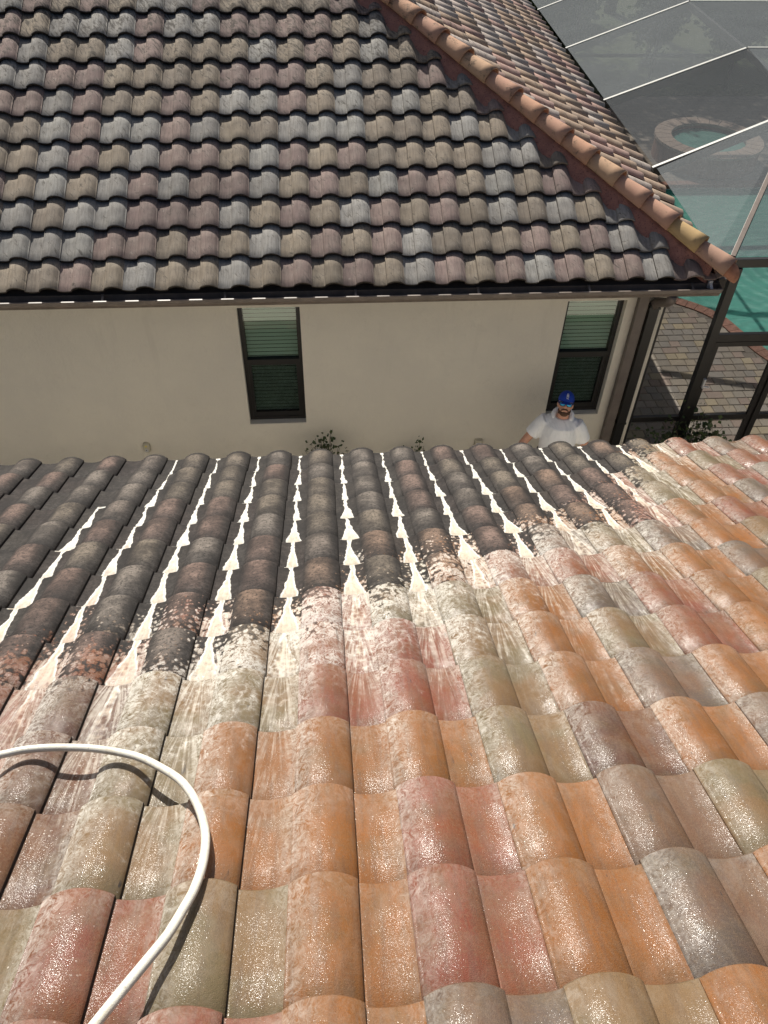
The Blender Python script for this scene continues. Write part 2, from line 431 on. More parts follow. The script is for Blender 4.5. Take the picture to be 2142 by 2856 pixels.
MAT['dark_room'] = simple('room_dark', (0.02, 0.02, 0.02), 0.9)
def hose_mat():
    g = NG('white_hose'); P = g.pos(); n1 = g.noise(P, 14, 5, 0.7); n2 = g.noise(P, 90, 3, 0.7)
    c = g.mix(g.ss(0.45, 0.75, n1), (0.80, 0.78, 0.68), (0.62, 0.56, 0.44))
    c = g.mix(g.mul(g.ss(0.60, 0.72, n2), 0.5), c, (0.34, 0.28, 0.21))
    return g.done(g.pbr(c, 0.42, 0.5, g.bump(g.add(n2, g.noise(P, 400, 2)), 0.35, 0.002)))
MAT['hose'] = hose_mat()
MAT['plastic'] = simple('beige_plastic', (0.50, 0.46, 0.36), 0.5, 0.4, 30, 0.1)
MAT['yellow'] = simple('yellow_sticker', (0.65, 0.55, 0.12), 0.5)
MAT['greyplate'] = simple('grey_plate', (0.55, 0.55, 0.56), 0.4)
MAT['soil'] = simple('soil', (0.10, 0.085, 0.065), 0.95, 0.2, 3, 0.3, 0.6, 40)
MAT['skin'] = simple('skin', (0.56, 0.30, 0.21), 0.5, 0.4, 40, 0.12)
MAT['beard'] = simple('beard', (0.10, 0.055, 0.035), 0.8, 0.3, 120, 0.3)
MAT['capblue'] = simple('blue_cap', (0.012, 0.050, 0.36), 0.75, 0.3, 60, 0.1)
MAT['white'] = simple('white_print', (0.85, 0.85, 0.85), 0.6)
MAT['glassframe'] = simple('black_frame', (0.012, 0.012, 0.013), 0.3)
MAT['jeans'] = simple('dark_shorts', (0.05, 0.055, 0.07), 0.9, 0.2, 60, 0.2)
MAT['shoe'] = simple('shoe', (0.08, 0.075, 0.07), 0.7)
MAT['lens'] = NG('mirror_lens'); MAT['lens'] = MAT['lens'].done(MAT['lens'].pbr((0.03, 0.52, 0.92), 0.18, 0.8, None, Metallic=0.25))
def shirt_mat():
    g = NG('white_shirt'); P = g.pos()
    fold = g.noise(g.xyz(g.mul(g.sep(P)[0], 2.2), g.sep(P)[1], g.mul(g.sep(P)[2], 1.0)), 7, 3, 0.5, 0.8)
    c = g.mix(g.ss(0.3, 0.7, g.noise(P, 5, 3)), (0.90, 0.91, 0.93), (0.83, 0.85, 0.88))
    return g.done(g.pbr(c, 0.85, 0.2, g.bump(fold, 0.6, 0.03)))
MAT['shirt'] = shirt_mat()
def pane_mat():
    g = NG('window_glass')
    tr = g.n('ShaderNodeBsdfTransparent'); tr.inputs[0].default_value = (0.70, 0.86, 0.79, 1)
    gl = g.n('ShaderNodeBsdfGlossy'); gl.inputs['Roughness'].default_value = 0.02; gl.inputs[0].default_value = (0.95, 1, 0.97, 1)
    mx = g.n('ShaderNodeMixShader'); mx.inputs[0].default_value = 0.17; g.set(mx.inputs[1], tr.outputs[0]); g.set(mx.inputs[2], gl.outputs[0])
    return g.done(mx.outputs[0])
MAT['pane'] = pane_mat()
def screen_mat(name, op, col):
    g = NG(name); P = g.pos()
    tr = g.n('ShaderNodeBsdfTransparent')
    df = g.n('ShaderNodeBsdfDiffuse'); df.inputs[0].default_value = (*col, 1)
    x, y, z = g.sep(P)
    thread = g.noise(g.xyz(g.mul(x, 0.35), y, g.mul(z, 0.35)), 60, 4, 0.75)
    thread2 = g.noise(g.xyz(x, g.mul(y, 0.3), z), 95, 3, 0.7)
    soil = g.noise(P, 1.3, 4, 0.6)
    f = g.add(op, g.add(g.mul(g.sub(g.add(g.mul(thread, 0.5), g.mul(thread2, 0.5)), 0.5), 1.6 * op), g.mul(g.sub(soil, 0.5), 0.35 * op)))
    mx = g.n('ShaderNodeMixShader'); g.set(mx.inputs[0], f); g.set(mx.inputs[1], tr.outputs[0]); g.set(mx.inputs[2], df.outputs[0])
    return g.done(mx.outputs[0])
MAT['screen'] = screen_mat('screen_mesh', 0.54, (0.185, 0.203, 0.212))
MAT['screen_dark'] = screen_mat('screen_mesh_dark', 0.48, (0.11, 0.12, 0.127))  # darker, slightly thinner mesh for the first sloped panel
MAT['insect'] = screen_mat('insect_screen', 0.52, (0.012, 0.012, 0.012))
MAT['screen_wall'] = screen_mat('screen_mesh_wall', 0.16, (0.05, 0.05, 0.05))
def water_mat(name, tint):
    g = NG(name); P = g.pos(); x, y, z = g.sep(P)
    dx = g.sub(x, 8.6); dy = g.sub(y, 12.9)
    rr = g.M('SQRT', g.add(g.mul(dx, dx), g.mul(dy, dy)))
    ring = g.mul(g.M('SINE', g.mul(rr, 26.0)), g.ss(3.2, 0.2, rr))
    n1 = g.noise(g.xyz(g.mul(x, 0.5), y, 0), 5.0, 3, 0.55, 0.6); n2 = g.noise(P, 22, 2, 0.5)
    h = g.add(g.mul(ring, 0.35), g.add(n1, g.mul(n2, 0.15)))
    nr = g.bump(h, 0.5, 0.05)
    tr = g.n('ShaderNodeBsdfTransparent'); tr.inputs[0].default_value = (*tint, 1)
    df = g.n('ShaderNodeBsdfDiffuse'); g.set(df.inputs[0], g.mix(g.ss(0.3, 0.7, g.add(g.mul(n1, 0.75), g.mul(ring, 0.12))), (0.16, 0.44, 0.37), (0.32, 0.66, 0.57)))
    g.set(df.inputs['Normal'], nr)
    gl = g.n('ShaderNodeBsdfGlossy'); gl.inputs['Roughness'].default_value = 0.06; g.set(gl.inputs['Normal'], nr)
    fr = g.n('ShaderNodeFresnel'); fr.inputs[0].default_value = 1.33; g.set(fr.inputs['Normal'], nr)
    m1 = g.n('ShaderNodeMixShader'); m1.inputs[0].default_value = 0.62; g.set(m1.inputs[1], tr.outputs[0]); g.set(m1.inputs[2], df.outputs[0])
    mx = g.n('ShaderNodeMixShader'); g.set(mx.inputs[0], fr.outputs[0]); g.set(mx.inputs[1], m1.outputs[0]); g.set(mx.inputs[2], gl.outputs[0])
    return g.done(mx.outputs[0])
MAT['water'] = water_mat('pool_water', (0.35, 0.80, 0.74))
MAT['plaster'] = simple('pool_plaster', (0.55, 0.72, 0.66), 0.8, 0.3, 2, 0.1)
def paver_mat():
    g = NG('paver'); base = g.n('ShaderNodeObjectInfo').outputs['Color']
    P = g.pos(); n1 = g.noise(P, 9, 4, 0.6); n2 = g.noise(P, 120, 3, 0.7)
    c = g.mix(g.mul(g.ss(0.35, 0.7, n1), 0.35), base, g.mix(0.5, base, (0.16, 0.14, 0.12)))
    c = g.mix(g.mul(g.ss(0.4, 0.7, n2), 0.3), c, g.mix(0.5, base, (0.5, 0.45, 0.38)))
    return g.done(g.pbr(c, 0.9, 0.25, g.bump(n2, 0.5, 0.004)))
MAT['paver'] = paver_mat()
def deck_mat():
    g = NG('deck_paving'); P = g.pos(); x, y, z = g.sep(P)
    br = g.n('ShaderNodeTexBrick'); g.set(br.inputs['Vector'], P); br.inputs['Scale'].default_value = 1.0
    br.inputs['Brick Width'].default_value = 0.24; br.inputs['Row Height'].default_value = 0.165; br.inputs['Mortar Size'].default_value = 0.006
    g.set(br.inputs['Color1'], (0.25, 0.215, 0.175)); g.set(br.inputs['Color2'], (0.17, 0.15, 0.13)); g.set(br.inputs['Mortar'], (0.07, 0.06, 0.05))
    c = g.mix(g.mul(g.ss(0.35, 0.7, g.noise(P, 4, 4)), 0.4), br.outputs['Color'], (0.16, 0.14, 0.12))
    return g.done(g.pbr(c, 0.92, 0.2))
MAT['deck'] = deck_mat()
MAT['joint'] = simple('joint_sand', (0.075, 0.065, 0.05), 0.95, 0.2, 40, 0.2)
MAT['coping'] = simple('brick_coping', (0.25, 0.135, 0.10), 0.85, 0.3, 12, 0.25, 0.4, 120)
MAT['spa_stone'] = simple('spa_coping', (0.36, 0.28, 0.225), 0.85, 0.3, 12, 0.2, 0.4, 120)
def lawn_mat():
    g = NG('lawn'); P = g.pos(); n1 = g.noise(P, 0.35, 4, 0.6); n2 = g.noise(P, 18, 4, 0.7)
    c = g.mix(g.ss(0.3, 0.7, n1), (0.040, 0.058, 0.026), (0.060, 0.068, 0.036)); c = g.mix(g.mul(g.ss(0.4, 0.7, n2), 0.6), c, (0.03, 0.04, 0.016))
    return g.done(g.pbr(c, 0.95, 0.2, g.bump(n2, 0.8, 0.05)))
MAT['lawn'] = lawn_mat()
def leaf_mat(name, a, b):
    g = NG(name); P = g.pos(); n = g.noise(P, 9, 3, 0.7)
    c = g.mix(g.ss(0.3, 0.7, n), a, b)
    d = g.pbr(c, 0.5, 0.4); tl = g.n('ShaderNodeBsdfTranslucent'); g.set(tl.inputs[0], c)
    mx = g.n('ShaderNodeMixShader'); mx.inputs[0].default_value = 0.25; g.set(mx.inputs[1], d); g.set(mx.inputs[2], tl.outputs[0])
    return g.done(mx.outputs[0])
MAT['leaf'] = leaf_mat('shrub_leaf', (0.035, 0.060, 0.022), (0.075, 0.10, 0.040))
MAT['leaf2'] = leaf_mat('bush_leaf', (0.05, 0.10, 0.03), (0.13, 0.17, 0.05))
MAT['twig'] = simple('twig', (0.10, 0.075, 0.05), 0.9)

MAT['edge'] = simple('grime_and_shade_edge', (0.045, 0.038, 0.033), 0.9, 0.2, 60, 0.5)  # butt grime, plus shade painted onto step walls and undersides
# ------------------------------------------------------------------ the tile
STEP = 0.090
# profile: barrel radius, groove, pan floor, rise beside the barrel, rise at the free edge, butt thickness, tilt
PROF_NEAR = dict(R=0.142, groove=-0.0465, floor=-0.0525, ra=0.0075, rb=0.0140, th=0.026)
PROF_FAR = dict(R=0.1135, groove=-0.0600, floor=-0.0715, ra=0.0110, rb=0.0180, th=0.025)
def prof(a, p):
    """height of the tile's top surface at distance a across from the crest"""
    if a <= STEP + 1e-6:
        return math.sqrt(max(0, p['R'] ** 2 - a * a)) - p['R']
    s = (a - STEP) / (0.226 - STEP)
    if s < 0.42:
        return p['floor'] + p['ra'] * (1 - s / 0.42) ** 2
    return p['floor'] + p['rb'] * ((s - 0.42) / 0.58) ** 2

def tile_geometry(p, nb=16, npn=9, rows=(0.0, -0.006, -0.10, -0.22, -0.43)):
    A = [-0.0925 + (STEP + 0.0925) * k / nb for k in range(nb + 1)]
    pts = [(a, prof(a, p)) for a in A]
    pts.append((STEP + 0.0012, p['groove']))
    pts += [(STEP + 0.007 + (0.223 - STEP) * k / npn, prof(STEP + 0.007 + (0.223 - STEP) * k / npn, p)) for k in range(npn + 1)]
    nP = len(pts)
    th = p['th']
    V = []; F = []; S = []; K = []
    for r, yy in enumerate(rows):
        for (a, h) in pts:
            d = -0.004 if r == 0 else 0.0
            V.append((a, yy, h + TILT * yy + d))
    nR = len(rows)
    off = len(V)
    # underside: offset inward (a little narrower at the barrel so the edge shows its thickness)
    for yy in (rows[0], rows[-1]):
        for (a, h) in pts:
            V.append((a * 0.995, yy, h + TILT * yy - (th * (0.45 + 0.55 * min(1, (a + 0.0925) / 0.03)) if a < 0.09 else th * 0.85)))
    def q(*i):
        F.append(i)
    for r in range(nR - 1):
        for k in range(nP - 1):
            q(r * nP + k, (r + 1) * nP + k, (r + 1) * nP + k + 1, r * nP + k + 1)
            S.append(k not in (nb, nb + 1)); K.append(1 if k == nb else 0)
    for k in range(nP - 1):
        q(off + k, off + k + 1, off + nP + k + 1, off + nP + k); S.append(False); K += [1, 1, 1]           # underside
        q(k, k + 1, off + k + 1, off + k); S.append(False)                                 # butt end
        q((nR - 1) * nP + k + 1, (nR - 1) * nP + k, off + nP + k, off + nP + k + 1); S.append(False)
    for k in (0, nP - 1):
        loop = [r * nP + k for r in range(nR)] + [off + nP + k, off + k]
        if k == 0: loop = loop[::-1]
        q(*loop[::-1]); S.append(False); K.append(0)
    return V, F, S, K

TV, TF, TS, TK = tile_geometry(PROF_NEAR)
FV, FF_, FS_, FK_ = tile_geometry(PROF_FAR)
FV2, _, _, _ = tile_geometry(PROF_FAR, 9, 5, (0.0, -0.43))
TV2, TF2, TS2, TK2 = tile_geometry(PROF_NEAR, 9, 5, (0.0, -0.43))
def tile_mesh(name, mat, verts=None):
    me = bpy.data.meshes.new(name); me.from_pydata(verts or TV, [], TF); me.update()
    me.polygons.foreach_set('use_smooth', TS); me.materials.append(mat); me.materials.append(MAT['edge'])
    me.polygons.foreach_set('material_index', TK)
    return me

def tile_matrix(base, i, t, jit=True):
    j = Matrix.Identity(4)
    if jit:
        j = Matrix.Rotation(random.uniform(-0.009, 0.009), 4, 'Z') @ Matrix.Rotation(random.uniform(-0.008, 0.008), 4, 'Y')
        j = Matrix.Translation((random.uniform(-0.002, 0.002), random.uniform(-0.006, 0.006), random.uniform(-0.001, 0.002))) @ j
    return base @ Matrix.Translation((i * TW, -t, 0)) @ j

def stuff_tiles(name, entries, mat, parent, clip=None, verts=None):
    V = []; F = []; cols = []
    tv = np.array(verts or TV2)
    n = len(TV2)
    for m, col in entries:
        M = np.array(m)
        w_ = tv @ M[:3, :3].T + M[:3, 3]
        b = len(V); V += w_.tolist()
        F += [tuple(x + b for x in f) for f in TF2]
        cols += [(*col, 1.0)] * n
    o = mesh_obj(name, V, F, mat, parent)
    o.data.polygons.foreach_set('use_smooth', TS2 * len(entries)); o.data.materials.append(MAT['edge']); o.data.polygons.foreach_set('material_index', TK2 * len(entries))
    at = o.data.color_attributes.new('tile_colour', 'FLOAT_COLOR', 'POINT')
    at.data.foreach_set('color', np.array(cols, dtype=np.float32).ravel())
    if clip:
        bm = bmesh.new(); bm.from_mesh(o.data)
        bmesh.ops.bisect_plane(bm, geom=bm.verts[:] + bm.edges[:] + bm.faces[:], plane_co=clip[0], plane_no=clip[1], clear_outer=True)
        bm.to_mesh(o.data); bm.free()
    o['kind'] = 'stuff'
    return o

# ================================================================== GROUND
sl = MB(); sl.box(-9, 3.7, 4.3, 7.8, -0.2, -0.004)
tag(sl.build('path', MAT['soil']), kind='structure')

# ------------------------------------------------------------------ pool outline
POOL = [(4.9, 13.2), (5.05, 12.6), (5.4, 12.1), (5.903, 11.705), (6.22, 11.448), (6.434, 11.154), (6.544, 10.781), (6.646, 10.51),
        (6.781, 10.118), (7.0, 9.75), (7.4, 9.4), (8.0, 9.2), (9.2, 9.05), (11.0, 9.1), (12.4, 9.6), (13.1, 10.8), (13.3, 12.6),
        (12.9, 14.6), (11.9, 16.0), (10.6, 16.5), (9.0, 16.45), (7.4, 16.45), (6.0, 16.1), (5.2, 15.2), (4.9, 14.2)]
def smooth_loop(P, n):
    out = []
    m = len(P)
    for k in range(m):
        p0, p1, p2, p3 = [Vector(P[(k + d) % m]) for d in (-1, 0, 1, 2)]
        for s_ in range(n):
            t_ = s_ / n
            out.append(0.5 * ((2 * p1) + (-p0 + p2) * t_ + (2 * p0 - 5 * p1 + 4 * p2 - p3) * t_ ** 2 + (-p0 + 3 * p1 - 3 * p2 + p3) * t_ ** 3))
    return out
OUT = smooth_loop(POOL, 6)
def inset(loop, d):
    r = []
    m = len(loop)
    for k in range(m):
        t_ = (loop[(k + 1) % m] - loop[k - 1]).normalized()
        r.append(loop[k] + Vector((-t_.y, t_.x)) * d)
    return r
_area = sum(OUT[k].x * OUT[(k + 1) % len(OUT)].y - OUT[(k + 1) % len(OUT)].x * OUT[k].y for k in range(len(OUT)))
SGN = 1 if _area > 0 else -1
INN = inset(OUT, 0.20 * SGN)
def inside(x, y, loop):
    r = False
    m = len(loop)
    for k in range(m):
        a = loop[k]; b = loop[(k + 1) % m]
        if (a.y > y) != (b.y > y) and x < (b.x - a.x) * (y - a.y) / (b.y - a.y) + a.x:
            r = not r
    return r

def holed(name, rect, hole, z, mat):
    bm = bmesh.new()
    def ring(pts):
        vs_ = [bm.verts.new((p[0], p[1], z)) for p in pts]
        return [bm.edges.new((vs_[k], vs_[(k + 1) % len(vs_)])) for k in range(len(vs_))]
    e = ring(rect) + ring(hole)
    bmesh.ops.triangle_fill(bm, use_beauty=True, edges=e)
    for f in bm.faces:
        if f.normal.z < 0: f.normal_flip()
    me = bpy.data.meshes.new(name); bm.to_mesh(me); bm.free()
    me.materials.append(mat)
    return link(bpy.data.objects.new(name, me))
gr = holed('ground', [(-150, -150), (150, -150), (150, 300), (-150, 300)], [(p.x, p.y) for p in inset(OUT, 0.04 * SGN)][::5], -0.03, MAT['lawn'])
tag(gr, kind='structure')
# deck: a ring-shaped sheet round the pool (rectangular outside, pool hole inside)
deck = tag(empty('pool_deck', (5, 9, 0)), kind='structure')
DX0, DX1, DY0, DY1 = 3.86, 16.0, 4.6, 21.5
def deck_sheet():
    bm = bmesh.new()
    rect = []
    for k in range(40): rect.append((DX0 + (DX1 - DX0) * k / 40, DY0))
    for k in range(40): rect.append((DX1, DY0 + (DY1 - DY0) * k / 40))
    for k in range(40): rect.append((DX1 - (DX1 - DX0) * k / 40, DY1))
    for k in range(40): rect.append((DX0, DY1 - (DY1 - DY0) * k / 40))
    def ring(pts):
        vs_ = [bm.verts.new((p[0], p[1], -0.004)) for p in pts]
        return [bm.edges.new((vs_[k], vs_[(k + 1) % len(vs_)])) for k in range(len(vs_))]
    e = ring(rect) + ring([(p.x, p.y) for p in inset(OUT, 0.02 * SGN)])
    bmesh.ops.triangle_fill(bm, use_beauty=True, edges=e)
    for f in bm.faces:
        if f.normal.z < 0: f.normal_flip()
    me = bpy.data.meshes.new('paving_bed'); bm.to_mesh(me); bm.free()
    me.materials.append(MAT['deck'])
    return link(bpy.data.objects.new('paving_bed', me), None)
ds_ = deck_sheet(); ds_.parent = deck; ds_.matrix_parent_inverse = Matrix.Translation((-5, -9, 0))

# pavers picked out one by one where the photograph shows them
pav = []
PCOL = [(0.28, 0.245, 0.20), (0.26, 0.23, 0.195), (0.31, 0.265, 0.205), (0.28, 0.22, 0.185), (0.245, 0.225, 0.20), (0.29, 0.255, 0.22), (0.35, 0.295, 0.205), (0.27, 0.24, 0.20), (0.25, 0.225, 0.19)]
rw = 0.165
rowk = 0
yy = 6.62
while yy < 12.2:
    xx = 3.90 + random.uniform(-0.1, 0.0)
    while xx < 7.1:
        wd = random.choice((0.165, 0.165, 0.245, 0.165))
        cxp, cyp = xx + wd / 2, yy + rw / 2
        if cxp - wd / 2 > 3.88 and not any(inside(px, py, OUT) for px in (xx + .02, xx + wd - .02) for py in (yy + .02, yy + rw - .02)):
            q = project((cxp, cyp, 0))
            pav.append((q[2] if (0 < q[0] < PW and 830 < q[1] < 1260) else 1e3 + q[2], cxp, cyp, wd))
        xx += wd
    yy += rw
pav.sort()
paver_meshes = {}
def paver_geo(wd, d):
    hx, hy, c_ = wd / 2 - 0.004, d / 2 - 0.004, 0.007
    v = [(-hx, -hy, -0.04), (hx, -hy, -0.04), (hx, hy, -0.04), (-hx, hy, -0.04), (-hx, -hy, -c_), (hx, -hy, -c_), (hx, hy, -c_), (-hx, hy, -c_),
         (-hx + c_, -hy + c_, 0), (hx - c_, -hy + c_, 0), (hx - c_, hy - c_, 0), (-hx + c_, hy - c_, 0)]
    f = [(0, 1, 5, 4), (1, 2, 6, 5), (2, 3, 7, 6), (3, 0, 4, 7), (4, 5, 9, 8), (5, 6, 10, 9), (6, 7, 11, 10), (7, 4, 8, 11), (8, 9, 10, 11)]
    return v, f
for wd in (0.165, 0.245):
    v_, f_ = paver_geo(wd, rw)
    me = bpy.data.meshes.new('paver'); me.from_pydata(v_, [], f_); me.update(); me.materials.append(MAT['paver']); paver_meshes[wd] = me
pm = MB(); rest_cols = []
for k, (dz, px, py, wd) in enumerate(pav):
    if k < 290:
        o = bpy.data.objects.new('paver', paver_meshes[wd]); link(o, deck)
        o.location = (px - 5, py - 9, 0.010 + random.uniform(-0.002, 0.002))
        o.rotation_euler = (random.uniform(-.006, .006), random.uniform(-.006, .006), random.uniform(-.012, .012))
        c_ = random.choice(PCOL); s_ = random.uniform(0.92, 1.1)
        o.color = (c_[0] * s_, c_[1] * s_, c_[2] * s_, 1)
    else:
        v_, f_ = paver_geo(wd, rw); pm.add([(a + px, b + py, c_ + 0.010) for a, b, c_ in v_], f_)
o = pm.build('paver_field', MAT['deck'], None); o.parent = deck; o.matrix_parent_inverse = Matrix.Translation((-5, -9, 0)); o['kind'] = 'stuff'

# ------------------------------------------------------------------ swimming pool
pool = tag(empty('swimming_pool', (9, 13, 0)), 'freeform swimming pool of green water with brick coping', 'pool')
def to_parent(o, parent):
    o.parent = parent; o.matrix_parent_inverse = Matrix.Translation(-Vector(parent.location)); return o
bas = MB()
IN2 = inset(OUT, 0.17 * SGN)
m_ = len(IN2)
bas.add([(p.x, p.y, -0.01) for p in IN2] + [(p.x, p.y, -1.35) for p in IN2], [(k, (k + 1) % m_, m_ + (k + 1) % m_, m_ + k) for k in range(m_)])
cpt = sum((p for p in IN2), Vector((0, 0))) / m_
bas.add([(p.x, p.y, -1.35) for p in IN2] + [(cpt.x, cpt.y, -1.35)], [(k, (k + 1) % m_, m_) for k in range(m_)])
to_parent(bas.build('basin', MAT['plaster']), pool)
wt = MB()
wt.add([(p.x, p.y, -0.10) for p in IN2] + [(cpt.x, cpt.y, -0.10)], [(k, (k + 1) % m_, m_) if SGN > 0 else ((k + 1) % m_, k, m_) for k in range(m_)])
tag(wt.build('pool_water', MAT['water']), kind='structure')
cop = smooth_loop(POOL, 24)
acc = 0; start = 0; segs = []
for k in range(1, len(cop) + 1):
    acc += (cop[k % len(cop)] - cop[k - 1]).length
    if acc > 0.15:
        segs.append((start, k)); start = k; acc = 0
_ci = inset(cop, 0.22 * SGN)
cnt = 0
restc = MB()
for (a, b) in segs:
    mid = cop[a]
    P_ = [cop[a], cop[b % len(cop)], _ci[b % len(cop)], _ci[a]]
    ctr = sum(P_, Vector((0, 0))) / 4
    P_ = [ctr + (p - ctr) * 0.955 for p in P_]
    v_ = [(p.x, p.y, -0.05) for p in P_] + [(p.x, p.y, 0.014) for p in P_]
    f_ = [(4, 5, 6, 7), (0, 1, 5, 4), (1, 2, 6, 5), (2, 3, 7, 6), (3, 0, 4, 7)]
    if SGN < 0: f_ = [q[::-1] for q in f_]
    to_parent(mesh_obj('coping_stone', v_, f_, MAT['coping']), pool)

# ------------------------------------------------------------------ spa
SPX, SPY = 8.55, 17.65
spa = tag(empty('spa', (SPX, SPY, 0)), 'raised round spa with pale stone rim behind the pool', 'spa')
ww = MB(); nS = 48
v_ = []
for (r_, z_) in ((1.12, -0.003), (1.12, 0.40), (0.84, 0.40), (0.84, 0.0)):
    v_ += [(SPX + r_ * math.cos(2 * math.pi * k / nS), SPY + r_ * math.sin(2 * math.pi * k / nS), z_) for k in range(nS)]
f_ = []
for a in range(3):
    for k in range(nS): f_.append((a * nS + k, a * nS + (k + 1) % nS, (a + 1) * nS + (k + 1) % nS, (a + 1) * nS + k))
ww.add(v_, f_)
to_parent(ww.build('wall', MAT['coping']), spa)
for k in range(26):
    a0, a1 = 2 * math.pi * (k + 0.03) / 26, 2 * math.pi * (k + 0.97) / 26
    q_ = [(SPX + r_ * math.cos(a), SPY + r_ * math.sin(a)) for r_, a in ((0.80, a0), (1.16, a0), (1.16, a1), (0.80, a1))]
    to_parent(mesh_obj('rim_stone', [(x_, y_, 0.402) for x_, y_ in q_] + [(x_, y_, 0.455) for x_, y_ in q_],
              [(4, 5, 6, 7), (0, 1, 5, 4), (1, 2, 6, 5), (2, 3, 7, 6), (3, 0, 4, 7)], MAT['spa_stone']), spa)
sw = MB(); sw.add([(SPX + 0.845 * math.cos(2 * math.pi * k / nS), SPY + 0.845 * math.sin(2 * math.pi * k / nS), 0.33) for k in range(nS)], [tuple(range(nS))])
tag(sw.build('spa_water', MAT['water']), kind='structure')

# ================================================================== FAR HOUSE
house = tag(empty('house', (0, 12, 0)), 'beige stucco house with weathered grey and pink tile roof', 'house')
def HP(o): return to_parent(o, house)
WY, WX = 7.79, 3.84
ZS = 2.72                                    # soffit height
openings = [(-0.924, -0.243), (2.725, 3.40)]
WZ0, WZ1 = 0.84, 2.46
wl = MB()
xs = [-8.0]
for a, b in openings: xs += [a, b]
xs.append(WX)
T = 0.22
for k in range(0, len(xs), 2):
    wl.box(xs[k], xs[k + 1], WY, WY + T, -0.1, ZS)
for a, b in openings:
    wl.box(a, b, WY, WY + T, -0.1, WZ0)
    wl.box(a, b, WY, WY + T, WZ1, ZS)
wl.box(WX - T, WX, WY + T, 23.6, -0.1, ZS)
wl.box(-8.0, -7.78, WY + T, 12.4, -0.1, ZS)
wl.box(-7.78, WX - T, 12.2, 12.38, -0.1, ZS)
wl.box(-0.75, WX - T, 23.4, 23.6, -0.1, ZS)
wall_o = HP(wl.build('wall', MAT['stucco']))
# roof deck under the tiles
roof = bpy.data.objects.new('roof', None)
def plane_pt(x, y, side, d):                 # point d below the crest plane, measured vertically
    z = FAR0.z + ((y - EY) if not side else (EX - x)) * 0.5
    return (x, y, z - d)
KR = 5.0
A_ = (EX - KR, EY + KR)
rb = MB()
tp = [plane_pt(-8.4, EY + .05, 0, .15), plane_pt(EX - .05, EY + .05, 0, .15), plane_pt(A_[0], A_[1], 0, .15), plane_pt(-8.4, A_[1], 0, .15),
      plane_pt(EX - .05, 24, 1, .15), plane_pt(A_[0], 24, 1, .15)]
lo = [(p[0], p[1], ZS + .002 if k in (2, 3, 5) else p[2] - .10) for k, p in enumerate(tp)]
rb.add(tp + lo, [(0, 1, 2, 3), (1, 4, 5, 2), (0, 6, 7, 1), (1, 7, 10, 4), (3, 2, 8, 9), (2, 5, 11, 8), (0, 3, 9, 6), (4, 10, 11, 5)])
roof = HP(rb.build('roof', MAT['fascia']))
def RP(o):
    o.parent = roof; o.matrix_parent_inverse = roof.matrix_parent_inverse.inverted() @ roof.matrix_parent_inverse if False else Matrix.Identity(4)
    return o
# house sits at (0,12,0); roof mesh holds world coordinates under an inverse, so roof's world matrix is identity
sf = MB(); sf.box(-8.4, EX - .08, EY + 0.09, WY - 0.002, ZS + 0.004, ZS + 0.02); sf.box(WX + .002, EX - .08, WY, 24, ZS + 0.004, ZS + 0.02)
HP(sf.build('soffit', MAT['fascia']))
fa = MB(); fa.box(-8.4, EX - .06, EY + 0.062, EY + 0.085, ZS - 0.01, FAR0.z - 0.125); fa.box(EX - .078, EX - .055, EY + 0.088, 24, ZS - 0.01, FAR0.z - 0.125)
HP(fa.build('fascia', MAT['fascia']))

GREY = [(0.37, 0.365, 0.34), (0.33, 0.32, 0.30), (0.40, 0.39, 0.365)]
PINK = [(0.32, 0.238, 0.215), (0.285, 0.212, 0.195), (0.335, 0.25, 0.222)]
TAN = [(0.335, 0.28, 0.215), (0.295, 0.25, 0.20), (0.355, 0.298, 0.226)]
def farcol(ch=None):
    p = {'G': GREY, 'P': PINK, 'T': TAN}[ch or random.choice('GPTPTGT')]
    c_ = random.choice(p); s_ = random.uniform(0.9, 1.08)
    return tuple(x * s_ for x in c_)
HIPN = Vector((1, 1, 0)).normalized()
HIPC = Vector((EX, EY, 0))
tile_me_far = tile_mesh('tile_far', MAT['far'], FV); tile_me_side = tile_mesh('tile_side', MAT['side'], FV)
FARROWS = {}
for j_, (i0_, s_) in {0: (-7, 'TTPTGTTGTPTPTGPTPGPTPGP'), 1: (-7, 'GGGPPTPTGTPTPGTTTPTPGG'), 2: (-7, 'GTGGPPPGTPTGPTPTGTGTG'), 3: (-7, 'TGTGPGPPGTPT'), 4: (-7, 'TGPTGPPTGPTP'), 5: (-7, 'TGPGGPGTTGGG'), 6: (-8, 'PPGPTTPTGGPTG'), 7: (-8, 'GGPPTTTTPPPTGT'), 8: (-8, 'PGTTGPTTTGTPTG'), 9: (-8, 'PTGGGPGGPPPPTG')}.items():
    for k_, ch_ in enumerate(s_): FARROWS[('F', -(i0_ + k_), j_)] = ch_
ent = []
for j in range(0, 14):
    t = 0 if j == 0 else TL * j - 0.009
    for i in range(-30, 30):                 # local x runs to -X
        X = FAR0.x - TW * i
        yb = EY + t * CS
        if X < -7.9: continue
        # hip test with tile extents
        hi = (X + 0.1 + yb + TL * CS) - (EX + EY)
        lo_ = (X - 0.24 + yb) - (EX + EY)
        if lo_ > -0.06: continue
        ent.append(('F', i, j, t, hi > -0.06))
for j in range(0, 14):
    t = 0 if j == 0 else TL * j - 0.009
    for i in range(-48, 6):
        Y = SIDE0.y - TW * i
        if Y > 23.8: continue
        xb = EX - t * CS
        hi = (xb + Y + 0.1) - (EX + EY); lo_ = (xb - TL * CS + Y - 0.24) - (EX + EY)
        if hi < 0.06: continue
        ent.append(('S', i, j, t, lo_ < 0.06))
scored = []
